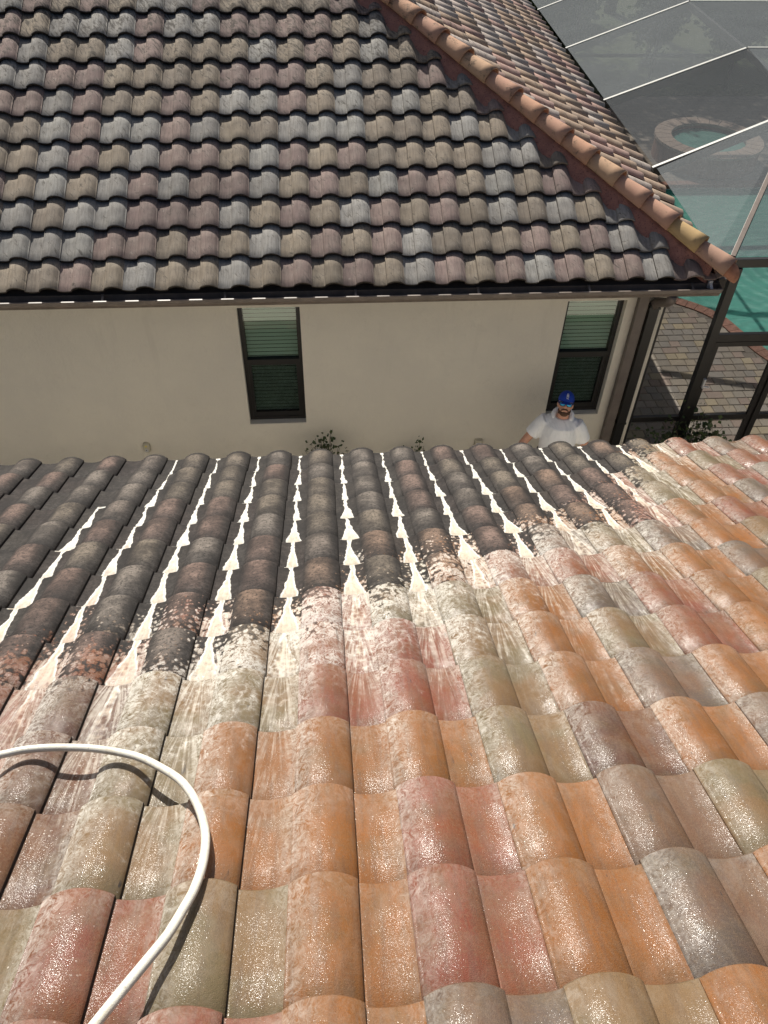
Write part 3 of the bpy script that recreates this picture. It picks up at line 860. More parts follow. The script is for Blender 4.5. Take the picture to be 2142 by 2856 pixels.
for e in ent:
    base = M_FAR if e[0] == 'F' else M_SIDE
    p = base @ Vector((e[1] * TW + 0.06, -e[3] - 0.18, 0))
    q = project(p)
    vis = -40 < q[0] < PW + 40 and -60 < q[1] < PH
    scored.append(((0 if vis else 1000) + q[2] + (3.5 if e[0] == 'S' else 0), e))
scored.sort(key=lambda s_: s_[0])
stuff = {'F': [], 'S': []}
stuffc = {'F': [], 'S': []}
for k, (sc_, e) in enumerate(scored):
    base = M_FAR if e[0] == 'F' else M_SIDE
    m = tile_matrix(base, e[1], e[3])
    col = farcol(FARROWS.get((e[0], e[1], e[2])))
    col = (col[0] * 1.55, col[1] * 1.36, col[2] * 1.28) if e[0] == 'S' else tuple(x * 0.86 for x in col)  # side slope brightened: its stronger sun is put into the tile colour
    if k < 300 and sc_ < 1000:
        me0 = tile_me_far if e[0] == 'F' else tile_me_side
        me = me0
        if e[4]:
            bm = bmesh.new(); bm.from_mesh(me0); bm.transform(m)
            off = -0.03 if e[0] == 'F' else 0.03
            bmesh.ops.bisect_plane(bm, geom=bm.verts[:] + bm.edges[:] + bm.faces[:], plane_co=HIPC + HIPN * off, plane_no=HIPN,
                                   clear_outer=(e[0] == 'F'), clear_inner=(e[0] == 'S'))
            if not bm.faces: bm.free(); continue
            bm.transform(m.inverted())
            me = bpy.data.meshes.new('tile_cut'); bm.to_mesh(me); bm.free()
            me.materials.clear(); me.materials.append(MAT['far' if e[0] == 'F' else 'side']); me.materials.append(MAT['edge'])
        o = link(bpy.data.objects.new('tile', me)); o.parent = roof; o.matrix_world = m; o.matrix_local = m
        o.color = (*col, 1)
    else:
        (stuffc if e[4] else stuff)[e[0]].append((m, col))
for key in 'FS':
    for d_, clip in ((stuff, None), (stuffc, (HIPC + HIPN * (-0.03 if key == 'F' else 0.03), HIPN if key == 'F' else -HIPN))):
        if d_[key]:
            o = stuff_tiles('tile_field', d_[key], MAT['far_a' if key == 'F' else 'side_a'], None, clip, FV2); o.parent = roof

# hip caps
HD = Vector((-1, 1, 0.5)).normalized()
HS = Vector((1, 1, 0)).normalized()
HU = HS.cross(HD).normalized()
if HU.z < 0: HU = -HU
def hip_cap_mesh(r0, r1, ln, closed=False):
    v = []; f = []; n = 16
    rows = 5
    for (th) in (0, 0.016):
        for k in range(rows):
            s_ = k / (rows - 1)
            r_ = r0 + (r1 - r0) * s_ - th
            for a in range(n + 1):
                an = math.pi * (a / n) * 1.06 - 0.03 * math.pi
                v.append((r_ * math.cos(an), ln * s_, r_ * math.sin(an) * 0.92 - 0.0))
    N_ = n + 1
    for k in range(rows - 1):
        for a in range(n):
            f.append((k * N_ + a + 1, k * N_ + a, (k + 1) * N_ + a, (k + 1) * N_ + a + 1))
            b = rows * N_
            f.append((b + k * N_ + a, b + k * N_ + a + 1, b + (k + 1) * N_ + a + 1, b + (k + 1) * N_ + a))
    b = rows * N_
    for a in range(n):
        f.append((a, a + 1, b + a + 1, b + a))
    for k in range(rows - 1):
        f.append((k * N_, b + k * N_, b + (k + 1) * N_, (k + 1) * N_))
        f.append((k * N_ + n, (k + 1) * N_ + n, b + (k + 1) * N_ + n, b + k * N_ + n))
    me = bpy.data.meshes.new('hip_tile'); me.from_pydata(v, [], f); me.update()
    me.polygons.foreach_set('use_smooth', [True] * len(me.polygons)); me.materials.append(MAT['hip'])
    m = None
    return me
cap_me = hip_cap_mesh(0.138, 0.098, 0.44)
HCOL = [(0.52, 0.31, 0.20), (0.50, 0.29, 0.185), (0.54, 0.35, 0.22), (0.53, 0.295, 0.19), (0.50, 0.285, 0.20)]
HB = Vector((EX, EY, FAR0.z))
for k in range(-1, 19):
    kk = 0.03 + 0.2505 * k
    p = HB + Vector((-kk, kk, 0.5 * kk)) + HU * (0.018)
    x_ = HS; y_ = HD; z_ = HU
    xx_ = y_.cross(z_)
    m = Matrix(((xx_.x, y_.x, z_.x, p.x), (xx_.y, y_.y, z_.y, p.y), (xx_.z, y_.z, z_.z, p.z), (0, 0, 0, 1)))
    m = m @ Matrix.Rotation(-0.045, 4, 'X') @ Matrix.Translation((0, 0, 0.012)) @ Matrix.Rotation(random.uniform(-.02, .02), 4, 'Z')
    if k == -1: continue
    o = link(bpy.data.objects.new('hip_tile', cap_me)); o.parent = roof; o.matrix_local = m
    c_ = (0.50, 0.345, 0.16) if k == 1 else ((0.45, 0.275, 0.20) if k == 0 else random.choice(HCOL))
    o.color = (*c_, 1)
# rounded mortar nose closing the lowest hip cap
nb = MB()
nv = []; nf = []
nA, nB = 16, 8
p0 = HB + Vector((-0.04, 0.04, 0.02)) + HU * 0.015
for b in range(nB + 1):
    s_ = b / nB
    ang = s_ * math.pi / 2
    for a in range(nA + 1):
        an = math.pi * a / nA
        r_ = 0.112 * math.cos(ang * 0.97) ** 0.8
        d_ = -0.15 * math.sin(ang)
        v = p0 + HS * (r_ * math.cos(an)) + HU * (r_ * 0.95 * math.sin(an) - 0.045 * s_) + HD * d_
        v += Vector((random.uniform(-.002, .002), random.uniform(-.002, .002), random.uniform(-.002, .002)))
        nv.append(v)
for b in range(nB):
    for a in range(nA):
        nf.append((b * (nA + 1) + a, b * (nA + 1) + a + 1, (b + 1) * (nA + 1) + a + 1, (b + 1) * (nA + 1) + a))
nb.add(nv, nf, True)
nose_mat = simple('clay_nose', (0.40, 0.19, 0.115), 0.8, 0.3, 12, 0.25, 0.4, 90)
no = nb.build('hip_nose', nose_mat); no.parent = roof
# mortar bed both sides of the hip
mo_ = MB()
mv = []; mf = []
NL = 150
sec = [(-0.20, -0.16), (-0.165, -0.098), (-0.135, -0.068), (-0.105, -0.025), (0.0, 0.05), (0.105, -0.025), (0.135, -0.068), (0.165, -0.098), (0.20, -0.16)]
rr_ = random.Random(3)
ph = [rr_.uniform(0, 6.28) for _ in range(9)]
for k in range(NL + 1):
    kk = 0.13 + 4.8 * k / NL
    tp_ = min(1, 0.55 + k / 12)
    for q_, (a, h) in enumerate(sec):
        wob_ = 0.012 * math.sin(kk * 31 + ph[q_]) + 0.010 * math.sin(kk * 57 + ph[-q_ - 1]) + rr_.uniform(-.005, .005)
        fall = -abs(a) * 0.33
        mv.append(HB + Vector((-kk, kk, 0.5 * kk)) + HS * (a * tp_ * (1 + 1.2 * wob_)) + Vector((0, 0, h + fall * 0.4 + wob_ * 0.7)))
ns_ = len(sec)
for k in range(NL):
    for q_ in range(ns_ - 1):
        mf.append((k * ns_ + q_, k * ns_ + q_ + 1, (k + 1) * ns_ + q_ + 1, (k + 1) * ns_ + q_))
mo_.add(mv, mf, True)
mor = mo_.build('hip_mortar', MAT['mortar']); mor.parent = roof

# gutter with hangers
def gutter_mb(x0, x1, ylip, yback, ztop, zbot, sgn=1):
    # profile points (y, z), open top; sgn=+1: lip toward -Y
    th = 0.004
    pr_ = [(yback, ztop + 0.012), (yback, zbot), (ylip + sgn * 0.045, zbot), (ylip + sgn * 0.030, zbot + 0.035), (ylip + sgn * 0.004, zbot + 0.06), (ylip, ztop), (ylip + sgn * 0.016, ztop + 0.002), (ylip + sgn * 0.016, ztop - 0.010)]
    b = MB()
    inner = []
    for k, (y, z) in enumerate(pr_):
        inner.append((y + (sgn * th if k >= 3 and k < 6 else (-sgn * th if k < 2 else 0)), z + (th if 1 <= k <= 2 else 0)))
    V = [(x0, y, z) for y, z in pr_] + [(x1, y, z) for y, z in pr_] + [(x0, y, z) for y, z in inner] + [(x1, y, z) for y, z in inner]
    n = len(pr_)
    F = []
    for k in range(n - 1):
        F.append((k, k + 1, n + k + 1, n + k)); F.append((2 * n + k + 1, 2 * n + k, 3 * n + k, 3 * n + k + 1))
    b.add(V, F)
    for xe in (x0, x1):                      # end caps
        b.add([(xe, y, z) for y, z in pr_[:6]], [(0, 1, 2, 3, 4, 5)])
    return b
GZT, GZB = CAMZ - 4.352, CAMZ - 4.452
gut = HP(gutter_mb(-8.4, 4.19, 7.318, 7.435, GZT, GZB).build('gutter', MAT['gutter']))
for hx in (-4.6, -3.4, -2.184, -0.972, 0.349, 1.614, 2.782, 3.887):
    h_ = MB(); h_.bar((hx, 7.432, GZT + 0.018), (hx, 7.345, GZT - 0.012), 0.022, 0.006); h_.box(hx - 0.014, hx + 0.014, 7.415, 7.430, GZT - 0.03, GZT + 0.022)
    o = h_.build('hanger', MAT['gutter']); o.parent = gut
eb = MB(); eb.box(4.06, 4.10, 7.40, 7.428, GZT - .03, GZT + .05); eb.bar((4.08, 7.42, GZT + .04), (4.08, 7.34, GZT - .01), .03, .006)
o = eb.build('end_bracket', MAT['greyplate']); o.parent = gut

sg = MB(); sg.box(EX - .052, EX + .04, EY + 0.1, 24, ZS + .01, CAMZ - 4.325)
HP(sg.build('side_gutter', MAT['fascia']))
# downspouts
def rect_pipe(pts, wx, wy, mat, name):
    b = MB()
    for a, c_ in zip(pts[:-1], pts[1:]):
        b.bar(a, c_, wx, wy, (0, 1, 0) if abs(Vector(c_).z - Vector(a).z) > 0.3 else (0, 0, 1))
    return b.build(name, mat, bevel=0.008)
HP(rect_pipe([(3.555, 7.735, 2.705), (3.555, 7.735, 0.05)], 0.115, 0.075, MAT['brownpipe'], 'downspout'))
dsb = HP(rect_pipe([(3.70, 7.735, 2.44), (3.70, 7.735, 0.05)], 0.115, 0.075, MAT['blackalu'], 'downspout'))
el = MB(); el.tube([(3.70, 7.385, GZB + .005), (3.70, 7.39, GZB - .06), (3.70, 7.45, GZB - .12), (3.70, 7.62, GZB - .22), (3.70, 7.70, GZB - .26), (3.70, 7.735, GZB - .33)], 0.052, 12)
o = el.build('elbow', MAT['brownpipe']); o.parent = dsb
for zz in (2.40, 0.75):
    b = MB(); b.box(3.635, 3.765, 7.693, 7.785, zz - .012, zz + .012); o = b.build('strap', MAT['blackalu']); o.parent = dsb

# windows
def window(a, b):
    wo = HP(link(bpy.data.objects.new('window', None)))
    wo.parent = house; wo.location = (0, -12, 0)
    fy = WY + 0.085
    fr = MB(); t_ = 0.045
    mid = 1.70
    z0, z1 = WZ0 + 0.012, WZ1
    fr.box(a, a + t_, fy, fy + .07, z0, z1); fr.box(b - t_, b, fy, fy + .07, z0, z1)
    fr.box(a + t_, b - t_, fy, fy + .07, z1 - t_, z1); fr.box(a + t_, b - t_, fy, fy + .07, z0, z0 + .04)
    fr.box(a + t_, b - t_, fy - .004, fy + .066, mid - .03, mid + .03)
    fo = fr.build('frame', MAT['blackalu'], wo)
    sa = MB(); s2 = 0.035
    sa.box(a + t_, a + t_ + s2, fy + .01, fy + .05, z0 + .04, mid - .03); sa.box(b - t_ - s2, b - t_, fy + .01, fy + .05, z0 + .04, mid - .03)
    sa.box(a + t_ + s2, b - t_ - s2, fy + .01, fy + .05, z0 + .04, z0 + .11); sa.box(a + t_ + s2, b - t_ - s2, fy + .01, fy + .05, mid - .055, mid - .03)
    sa.build('lower_sash', MAT['blackalu'], wo)
    p1 = MB(); p1.add([(a + t_, fy + .03, mid + .03), (b - t_, fy + .03, mid + .03), (b - t_, fy + .03, z1 - t_), (a + t_, fy + .03, z1 - t_)], [(0, 1, 2, 3)]); p1.build('pane', MAT['pane'], wo)
    p2 = MB(); p2.add([(a + t_ + s2, fy + .04, z0 + .11), (b - t_ - s2, fy + .04, z0 + .11), (b - t_ - s2, fy + .04, mid - .055), (a + t_ + s2, fy + .04, mid - .055)], [(0, 1, 2, 3)]); p2.build('pane', MAT['pane'], wo)
    ins = MB(); ins.add([(a + t_ + s2, fy + .014, z0 + .11), (b - t_ - s2, fy + .014, z0 + .11), (b - t_ - s2, fy + .014, mid - .055), (a + t_ + s2, fy + .014, mid - .055)], [(0, 1, 2, 3)]); ins.build('insect_screen', MAT['insect'], wo)
    si = MB(); si.box(a, b, WY + .002, fy, WZ0 + .001, WZ0 + .010); si.build('sill', MAT['stucco'], wo)
    zz = z0 + 0.06
    n_ = 0
    blind_me = None
    while zz < z1 - .02:
        if blind_me is None:
            bb = MB(); w2 = (b - a) / 2 - .052
            bb.add([(-w2, -.004, -.018), (w2, -.004, -.018), (w2, .001, .0), (-w2, .001, .0), (w2, .005, .0175), (-w2, .005, .0175),
                    (-w2, -.0025, -.018), (w2, -.0025, -.018), (w2, .0025, 0), (-w2, .0025, 0), (w2, .0065, .0175), (-w2, .0065, .0175)],
                   [(0, 1, 2, 3), (3, 2, 4, 5), (7, 6, 9, 8), (8, 9, 11, 10), (0, 6, 7, 1), (5, 4, 10, 11)])
            ob = bb.build('blind_slat', MAT['slat'], wo); blind_me = ob.data
        else:
            ob = link(bpy.data.objects.new('blind_slat', blind_me), wo)
        ob.location = ((a + b) / 2, fy + .062, zz); ob.rotation_euler = (random.uniform(-.05, .05), 0, 0)
        zz += 0.0505
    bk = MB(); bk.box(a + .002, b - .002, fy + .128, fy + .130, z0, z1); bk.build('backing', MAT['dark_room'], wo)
    return wo
window(*openings[0]); window(*openings[1])

# ================================================================== WALL BOXES
def wall_box(x, z, oval, label):
    o = tag(empty('utility_box', (x, WY, z)), label, 'utility box', 'beige boxes on the stucco wall')
    b = MB()
    if oval:
        n = 20; V = []
        for yy_, k_ in ((0, 1.0), (-0.03, 1.0), (-0.045, 0.82)):
            V += [(x + 0.045 * k_ * math.copysign(abs(math.cos(2 * math.pi * i / n)) ** .7, math.cos(2 * math.pi * i / n)), WY - .001 + yy_,
                   z + 0.075 * k_ * math.copysign(abs(math.sin(2 * math.pi * i / n)) ** .7, math.sin(2 * math.pi * i / n))) for i in range(n)]
        F = [(r * n + i, (r + 1) * n + i, (r + 1) * n + (i + 1) % n, r * n + (i + 1) % n) for r in range(2) for i in range(n)] + [tuple(2 * n + i for i in range(n))]
        b.add(V, F)
        to_parent(b.build('housing', MAT['plastic']), o)
        c1 = MB(); c1.box(x - .02, x + .02, WY - .052, WY - .0445, z - .045, z - .005); to_parent(c1.build('label_plate', MAT['greyplate']), o)
        c2 = MB(); c2.ell((x, WY - .046, z + .038), (.014, .005, .014), 12, 6); to_parent(c2.build('cap', MAT['yellow']), o)
        c3 = MB(); c3.box(x - .012, x + .002, WY - .0535, WY - .0515, z - .03, z - .018); to_parent(c3.build('mark', MAT['glassframe']), o)
    else:
        b.box(x - .05, x + .05, WY - .06, WY - .001, z - .07, z + .07)
        to_parent(b.build('housing', MAT['plastic'], bevel=.008), o)
        c1 = MB(); c1.box(x - .036, x + .036, WY - .069, WY - .0605, z - .05, z + .045); to_parent(c1.build('cover', MAT['greyplate'], bevel=.004), o)
wall_box(-2.221, CAMZ - 6.652, True, 'rounded beige box with yellow cap low on stucco wall')
wall_box(1.925, CAMZ - 6.76, False, 'small square outlet box on stucco wall near the man')

# ================================================================== NEAR HOUSE
nh = tag(empty('house', (0, -1, 0)), 'house in foreground with half washed wet orange tile roof', 'house')
b = MB(); b.box(-6.5, 7.5, 4.14, 4.36, -0.1, 2.76); b.box(-6.5, -6.28, -5.5, 4.138, -0.1, 2.76); b.box(7.28, 7.5, -5.5, 4.138, -0.1, 2.76); b.box(-6.5, 7.5, -5.72, -5.502, -0.1, 2.76)
to_parent(b.build('wall', MAT['stucco']), nh)
ND = 0.16
def npt(x, t): 
    p = M_NEAR @ Vector((0, -t, 0)); return (x, p.y, p.z - ND)
rb = MB()
RT_ = 20.6 * TL
r0 = npt(0, 0.03); r1 = npt(0, RT_)
backy = r1[1] - (r0[1] - r1[1])
rb.add([(-6.9, r0[1], r0[2]), (7.9, r0[1], r0[2]), (7.9, r1[1], r1[2]), (-6.9, r1[1], r1[2]), (-6.9, backy, r0[2]), (7.9, backy, r0[2]),
        (-6.9, r0[1], r0[2] - .08), (7.9, r0[1], r0[2] - .08), (7.9, backy, r0[2] - .08), (-6.9, backy, r0[2] - .08)],
       [(0, 1, 2, 3), (3, 2, 5, 4), (6, 9, 8, 7), (0, 6, 7, 1), (4, 5, 8, 9), (1, 7, 8, 5, 2), (0, 3, 4, 9, 6)])
nroof = to_parent(rb.build('roof', MAT['fascia']), nh)
fz0 = r0[2]
ng = gutter_mb(-6.9, 7.9, NEAR0.y + 0.072, NEAR0.y - 0.028, fz0 + 0.004, fz0 - 0.085, -1)
to_parent(ng.build('gutter', MAT['whitegutter']), nh)

PAL = {'O': (0.255, 0.092, 0.018), 'R': (0.190, 0.048, 0.026), 'V': (0.150, 0.115, 0.058), 'B': (0.105, 0.077, 0.062), 'D': (0.080, 0.026, 0.016), 'G': (0.18, 0.162, 0.14)}
GRID = {
 13: {-2: 'R', -1: 'R', 0: 'O', 1: 'B', 2: 'V', 3: 'O'},
 12: {-3: 'V', -2: 'R', -1: 'V', 0: 'O', 1: 'R', 2: 'O', 3: 'B', 4: 'O'},
 11: {-3: 'D', -2: 'V', -1: 'O', 0: 'O', 1: 'R', 2: 'O', 3: 'B', 4: 'V'},
 10: {-4: 'R', -3: 'D', -2: 'V', -1: 'O', 0: 'O', 1: 'O', 2: 'V', 3: 'D', 4: 'O', 5: 'B'},
 9: {-4: 'R', -3: 'D', -2: 'V', -1: 'V', 0: 'R', 1: 'R', 2: 'V', 3: 'O', 4: 'B', 5: 'O', 6: 'V'},
 8: {-4: 'R', -3: 'R', -2: 'B', -1: 'V', 0: 'R', 1: 'R', 2: 'V', 3: 'O', 4: 'V', 5: 'R', 6: 'O'},
 7: {-4: 'R', -3: 'G', -2: 'R', -1: 'O', 0: 'R', 1: 'V', 2: 'V', 3: 'O', 4: 'B', 5: 'R', 6: 'O', 7: 'V'},
 6: {-3: 'G', -2: 'R', -1: 'R', 0: 'O', 1: 'V', 2: 'O', 3: 'R', 4: 'R', 5: 'O', 6: 'O', 7: 'B'},
 5: {-2: 'G', -1: 'R', 0: 'B', 1: 'O', 2: 'O', 3: 'R', 4: 'B', 5: 'V', 6: 'B', 7: 'O', 8: 'V'},
 4: {-3: 'R', -2: 'R', -1: 'G', 0: 'V', 1: 'V', 2: 'G', 3: 'R', 4: 'O', 5: 'O', 6: 'R', 7: 'O', 8: 'R'},
 3: {-3: 'R', -2: 'R', -1: 'V', 0: 'V', 1: 'G', 2: 'R', 3: 'G', 4: 'O', 5: 'R', 6: 'R', 7: 'V', 8: 'O', 9: 'B'},
 2: {0: 'V', 1: 'G', 2: 'R', 3: 'G', 5: 'O', 6: 'R', 7: 'V', 8: 'O', 9: 'R'},
 1: {0: 'G', 1: 'G', 2: 'R', 5: 'G', 6: 'V', 7: 'V', 8: 'O', 9: 'V', 10: 'R'},
 0: {6: 'V', 7: 'O', 8: 'V', 9: 'R', 10: 'B', 11: 'R'}}
near_me = tile_mesh('tile_near', MAT['near'])
scored = []
for j in range(0, 20):
    t = 0 if j == 0 else TL * j + 0.039
    for i in range(-20, 24):
        q1 = project(M_NEAR @ Vector((i * TW, -t, 0))); q2 = project(M_NEAR @ Vector((i * TW + 0.1, -t - TL, -0.04)))
        vis = any(-90 < q[0] < PW + 120 and 0 < q[1] < PH + 160 for q in (q1, q2)) or (q2[2] < 1.2)
        scored.append(((0 if vis else 1000) + max(q1[2], 0), i, j, t))
scored.sort()
st_ = []
for k, (sc_, i, j, t) in enumerate(scored):
    m = tile_matrix(M_NEAR, i, t)
    ch = GRID.get(j, {}).get(i) or random.choice('RVBRVGGB')
    c_ = PAL[ch]; s_ = random.uniform(0.9, 1.1)
    col = tuple(x * s_ for x in c_)
    if k < 300 and sc_ < 1000:
        o = link(bpy.data.objects.new('tile', near_me)); o.parent = nroof; o.matrix_local = m; o.color = (*col, 1)
    else:
        st_.append((m, col))
o = stuff_tiles('tile_field', st_, MAT['near_a'], None); o.parent = nroof

# ================================================================== HOSE
def on_near(px, py, h):
    d = (RT * ((px - PW / 2) / FPX) - UP * ((py - PH / 2) / FPX) + _f)
    n = Vector((0, SN, CS)); p0 = NEAR0 + n * h
    k = (p0 - CAMPOS).dot(n) / d.dot(n)
    return CAMPOS + d * k
hp = [(-420, 2290), (-260, 2190), (-120, 2130), (0, 2106), (64, 2092), (129, 2087), (194, 2086), (258, 2088.5), (323, 2095.6), (387, 2113), (452, 2142), (503, 2177), (536, 2216),
      (558, 2261), (571, 2308), (573, 2352), (563, 2416), (540, 2481), (507, 2545), (465, 2610), (413, 2675), (361, 2739), (303, 2810), (240, 2890), (150, 3010), (20, 3180)]
hs = [on_near(x_ + random.uniform(-1.2, 1.2), y_ + random.uniform(-1.2, 1.2), 0.022 + random.uniform(-.001, .002)) for x_, y_ in hp]
fine = []
for k in range(len(hs) - 1):
    p0_, p1_, p2_, p3_ = hs[max(k - 1, 0)], hs[k], hs[k + 1], hs[min(k + 2, len(hs) - 1)]
    for s_ in range(4):
        t_ = s_ / 4
        fine.append(0.5 * ((2 * p1_) + (-p0_ + p2_) * t_ + (2 * p0_ - 5 * p1_ + 4 * p2_ - p3_) * t_ ** 2 + (-p0_ + 3 * p1_ - 3 * p2_ + p3_) * t_ ** 3))
fine.append(hs[-1])
b = MB(); b.tube(fine, 0.0125, 14)
tag(b.build('garden_hose', MAT['hose']), 'white hose curving in a loop over the wet roof tiles', 'hose')

# ================================================================== POOL CAGE
cage = tag(empty('pool_cage', (4.5, 7.8, 0)), 'bronze framed screen enclosure over the pool and deck', 'screen enclosure')
def CP(o): return to_parent(o, cage)
CY = 7.85; CX0 = 4.565
EZ = CAMZ - 4.36; FZ = CAMZ - 3.60
KX = 6.24
def post(x, y, z1, wx=0.055, wy=0.10, mat='bronze'):
    b = MB(); b.box(x - wx / 2, x + wx / 2, y - wy / 2, y + wy / 2, 0.006, z1); return CP(b.build('post', MAT[mat], bevel=0.004))
post(CX0, CY, EZ - .03, 0.10, 0.09); post(3.872, CY, EZ - .1, 0.03, 0.05, 'blackalu')
for x in (5.50, 7.4, 9.3, 11.2, 13.1, 15.0): post(x, CY, EZ - .03, 0.075 if x < 6 else .055, 0.09)
def bar(name, a, b_, wx, wz, mat='bronze', up=(0, 0, 1)):
    m = MB(); m.bar(a, b_, wx, wz, up); return CP(m.build(name, MAT[mat], bevel=0.004))
bar('header_beam', (4.16, CY, EZ + 0.02), (15.0, CY, EZ + 0.02), 0.055, 0.10)
bar('door_header', (CX0 + .05, CY, CAMZ - 5.30), (15.0, CY, CAMZ - 5.30), 0.055, 0.10)
bar('chair_rail', (3.89, CY, CAMZ - 6.50), (CX0 - .05, CY, CAMZ - 6.50), 0.05, 0.075)
bar('chair_rail', (5.54, CY, CAMZ - 6.50), (15.0, CY, CAMZ - 6.50), 0.05, 0.075)
bar('bottom_rail', (5.54, CY, 0.04), (15.0, CY, 0.04), 0.05, 0.06)
bar('bottom_rail', (3.89, CY, 0.04), (CX0 - .05, CY, 0.04), 0.05, 0.06)
# screen door between the first two posts
door = CP(link(bpy.data.objects.new('door', None))); door.parent = cage; door.matrix_parent_inverse = Matrix.Translation((-4.5, -7.8, 0))
dm = MB()
dx0, dx1, dz0, dz1 = CX0 + .055, 5.455, 0.02, CAMZ - 5.36
dm.box(dx0, dx0 + .06, CY - .02, CY + .02, dz0, dz1); dm.box(dx1 - .06, dx1, CY - .02, CY + .02, dz0, dz1)
dm.box(dx0 + .06, dx1 - .06, CY - .02, CY + .02, dz1 - .06, dz1); dm.box(dx0 + .06, dx1 - .06, CY - .02, CY + .02, dz0, dz0 + .12)
dm.box(dx0 + .06, dx1 - .06, CY - .019, CY + .019, CAMZ - 6.54, CAMZ - 6.46)
dm.build('door_frame', MAT['bronze'], door)
hb = MB(); hb.box(dx0 + .018, dx0 + .042, CY - .06, CY - .021, 1.20, 1.33); hb.bar((dx0 + .03, CY - .055, 1.22), (dx0 + .11, CY - .055, 1.21), .018, .018)
hb.build('handle', MAT['greyplate'], door)
# rafters with a pale strip along their tops, rising from the house eave to the knee and running flat
raf = [17.27, 14.96, 12.505, 10.114]
def rafter(y, kx, x1, n_):
    s0 = (4.30, y, CAMZ - 4.30); s1 = (kx, y, FZ); s2 = (x1, y, FZ)
    m = MB(); m.bar((s0[0], y, s0[2]), s1, 0.05, 0.12); m.bar((kx - .0, y, FZ + .001), s2, 0.05, 0.12)
    r = CP(m.build('rafter', MAT['blackalu']))
    c_ = MB(); up_ = Vector((-(FZ - s0[2]), 0, kx - s0[0])).normalized() * 0.066
    c_.bar(Vector(s0) + up_, Vector(s1) + up_, 0.044, 0.012); c_.bar((kx + .002, y, FZ + .067), (x1, y, FZ + .067), 0.044, 0.012)
    o = c_.build('top_strip', MAT['topstrip']); o.parent = r
    return r
for k, y in enumerate(raf): rafter(y, 5.95 if y < 11 else KX, 15.0, k)
rafter(19.6, KX, 15, 9); rafter(22, KX, 15, 9)
bar('hip_beam', (4.50, 7.90, EZ + 0.04), (5.93, 10.10, FZ + 0.02), 0.055, 0.09, 'gutter')
bar('purlin', (KX, 10.12, FZ + .0), (KX, 22, FZ + .0), 0.05, 0.10)
bar('purlin', (10.6, 10.12, FZ), (10.6, 22, FZ), 0.05, 0.10)
bar('eave_beam', (15, CY, EZ), (15, 22, EZ), 0.055, 0.10)
for y in (10.114, 12.505, 14.96, 17.27, 19.6, 22):
    post(15.0, y, FZ if y > 9 else EZ)
for x in (4.4, 6.5, 8.6, 10.7, 12.8): post(x, 22, FZ if x > 5 else EZ)
bar('chair_rail', (4.4, 22, 0.8), (15, 22, 0.8), 0.05, 0.075)
def panel(P_, mat='screen'):
    o = mesh_obj('screen_panel', P_, [tuple(range(len(P_)))], MAT[mat]); return CP(o)
ys = [10.114, 12.505, 14.96, 17.27, 19.6, 22.0]
for a, c_ in zip(ys[:-1], ys[1:]):
    kx0 = 5.95 if a < 11 else KX
    panel([(4.30, a + .03, CAMZ - 4.235), (kx0, a + .03, FZ + .065), (KX, c_ - .03, FZ + .065), (4.30, c_ - .03, CAMZ - 4.235)], 'screen_dark' if a < 11 else 'screen')
    panel([(kx0, a + .03, FZ + .064), (10.6, a + .03, FZ + .064), (10.6, c_ - .03, FZ + .064), (KX, c_ - .03, FZ + .064)])
    panel([(10.6, a + .03, FZ + .064), (15, a + .03, FZ + .064), (15, c_ - .03, FZ + .064), (10.6, c_ - .03, FZ + .064)])
    panel([(15, a, .1), (15, c_, .1), (15, c_, FZ), (15, a, FZ)], 'screen_wall')
panel([(4.32, 7.95, EZ + .06), (4.50, 7.95, EZ + .085), (5.91, 10.09, FZ + .065), (4.32, 10.09, CAMZ - 4.235)])
panel([(4.52, 7.88, EZ + .075), (15, 7.88, EZ + .075), (15, 10.09, FZ + .065), (5.95, 10.09, FZ + .065)])
for x0_, x1_ in ((3.89, CX0 - .05), (5.54, 7.37), (7.43, 9.27), (9.33, 11.17)):
    panel([(x0_, CY, .07), (x1_, CY, .07), (x1_, CY, EZ - .04), (x0_, CY, EZ - .04)], 'screen_wall')
panel([(dx0, CY, .1), (dx1, CY, .1), (dx1, CY, CAMZ - 5.36), (dx0, CY, CAMZ - 5.36)], 'screen_wall')
panel([(4.4, 22, .1), (15, 22, .1), (15, 22, FZ), (4.4, 22, FZ)], 'screen_wall')

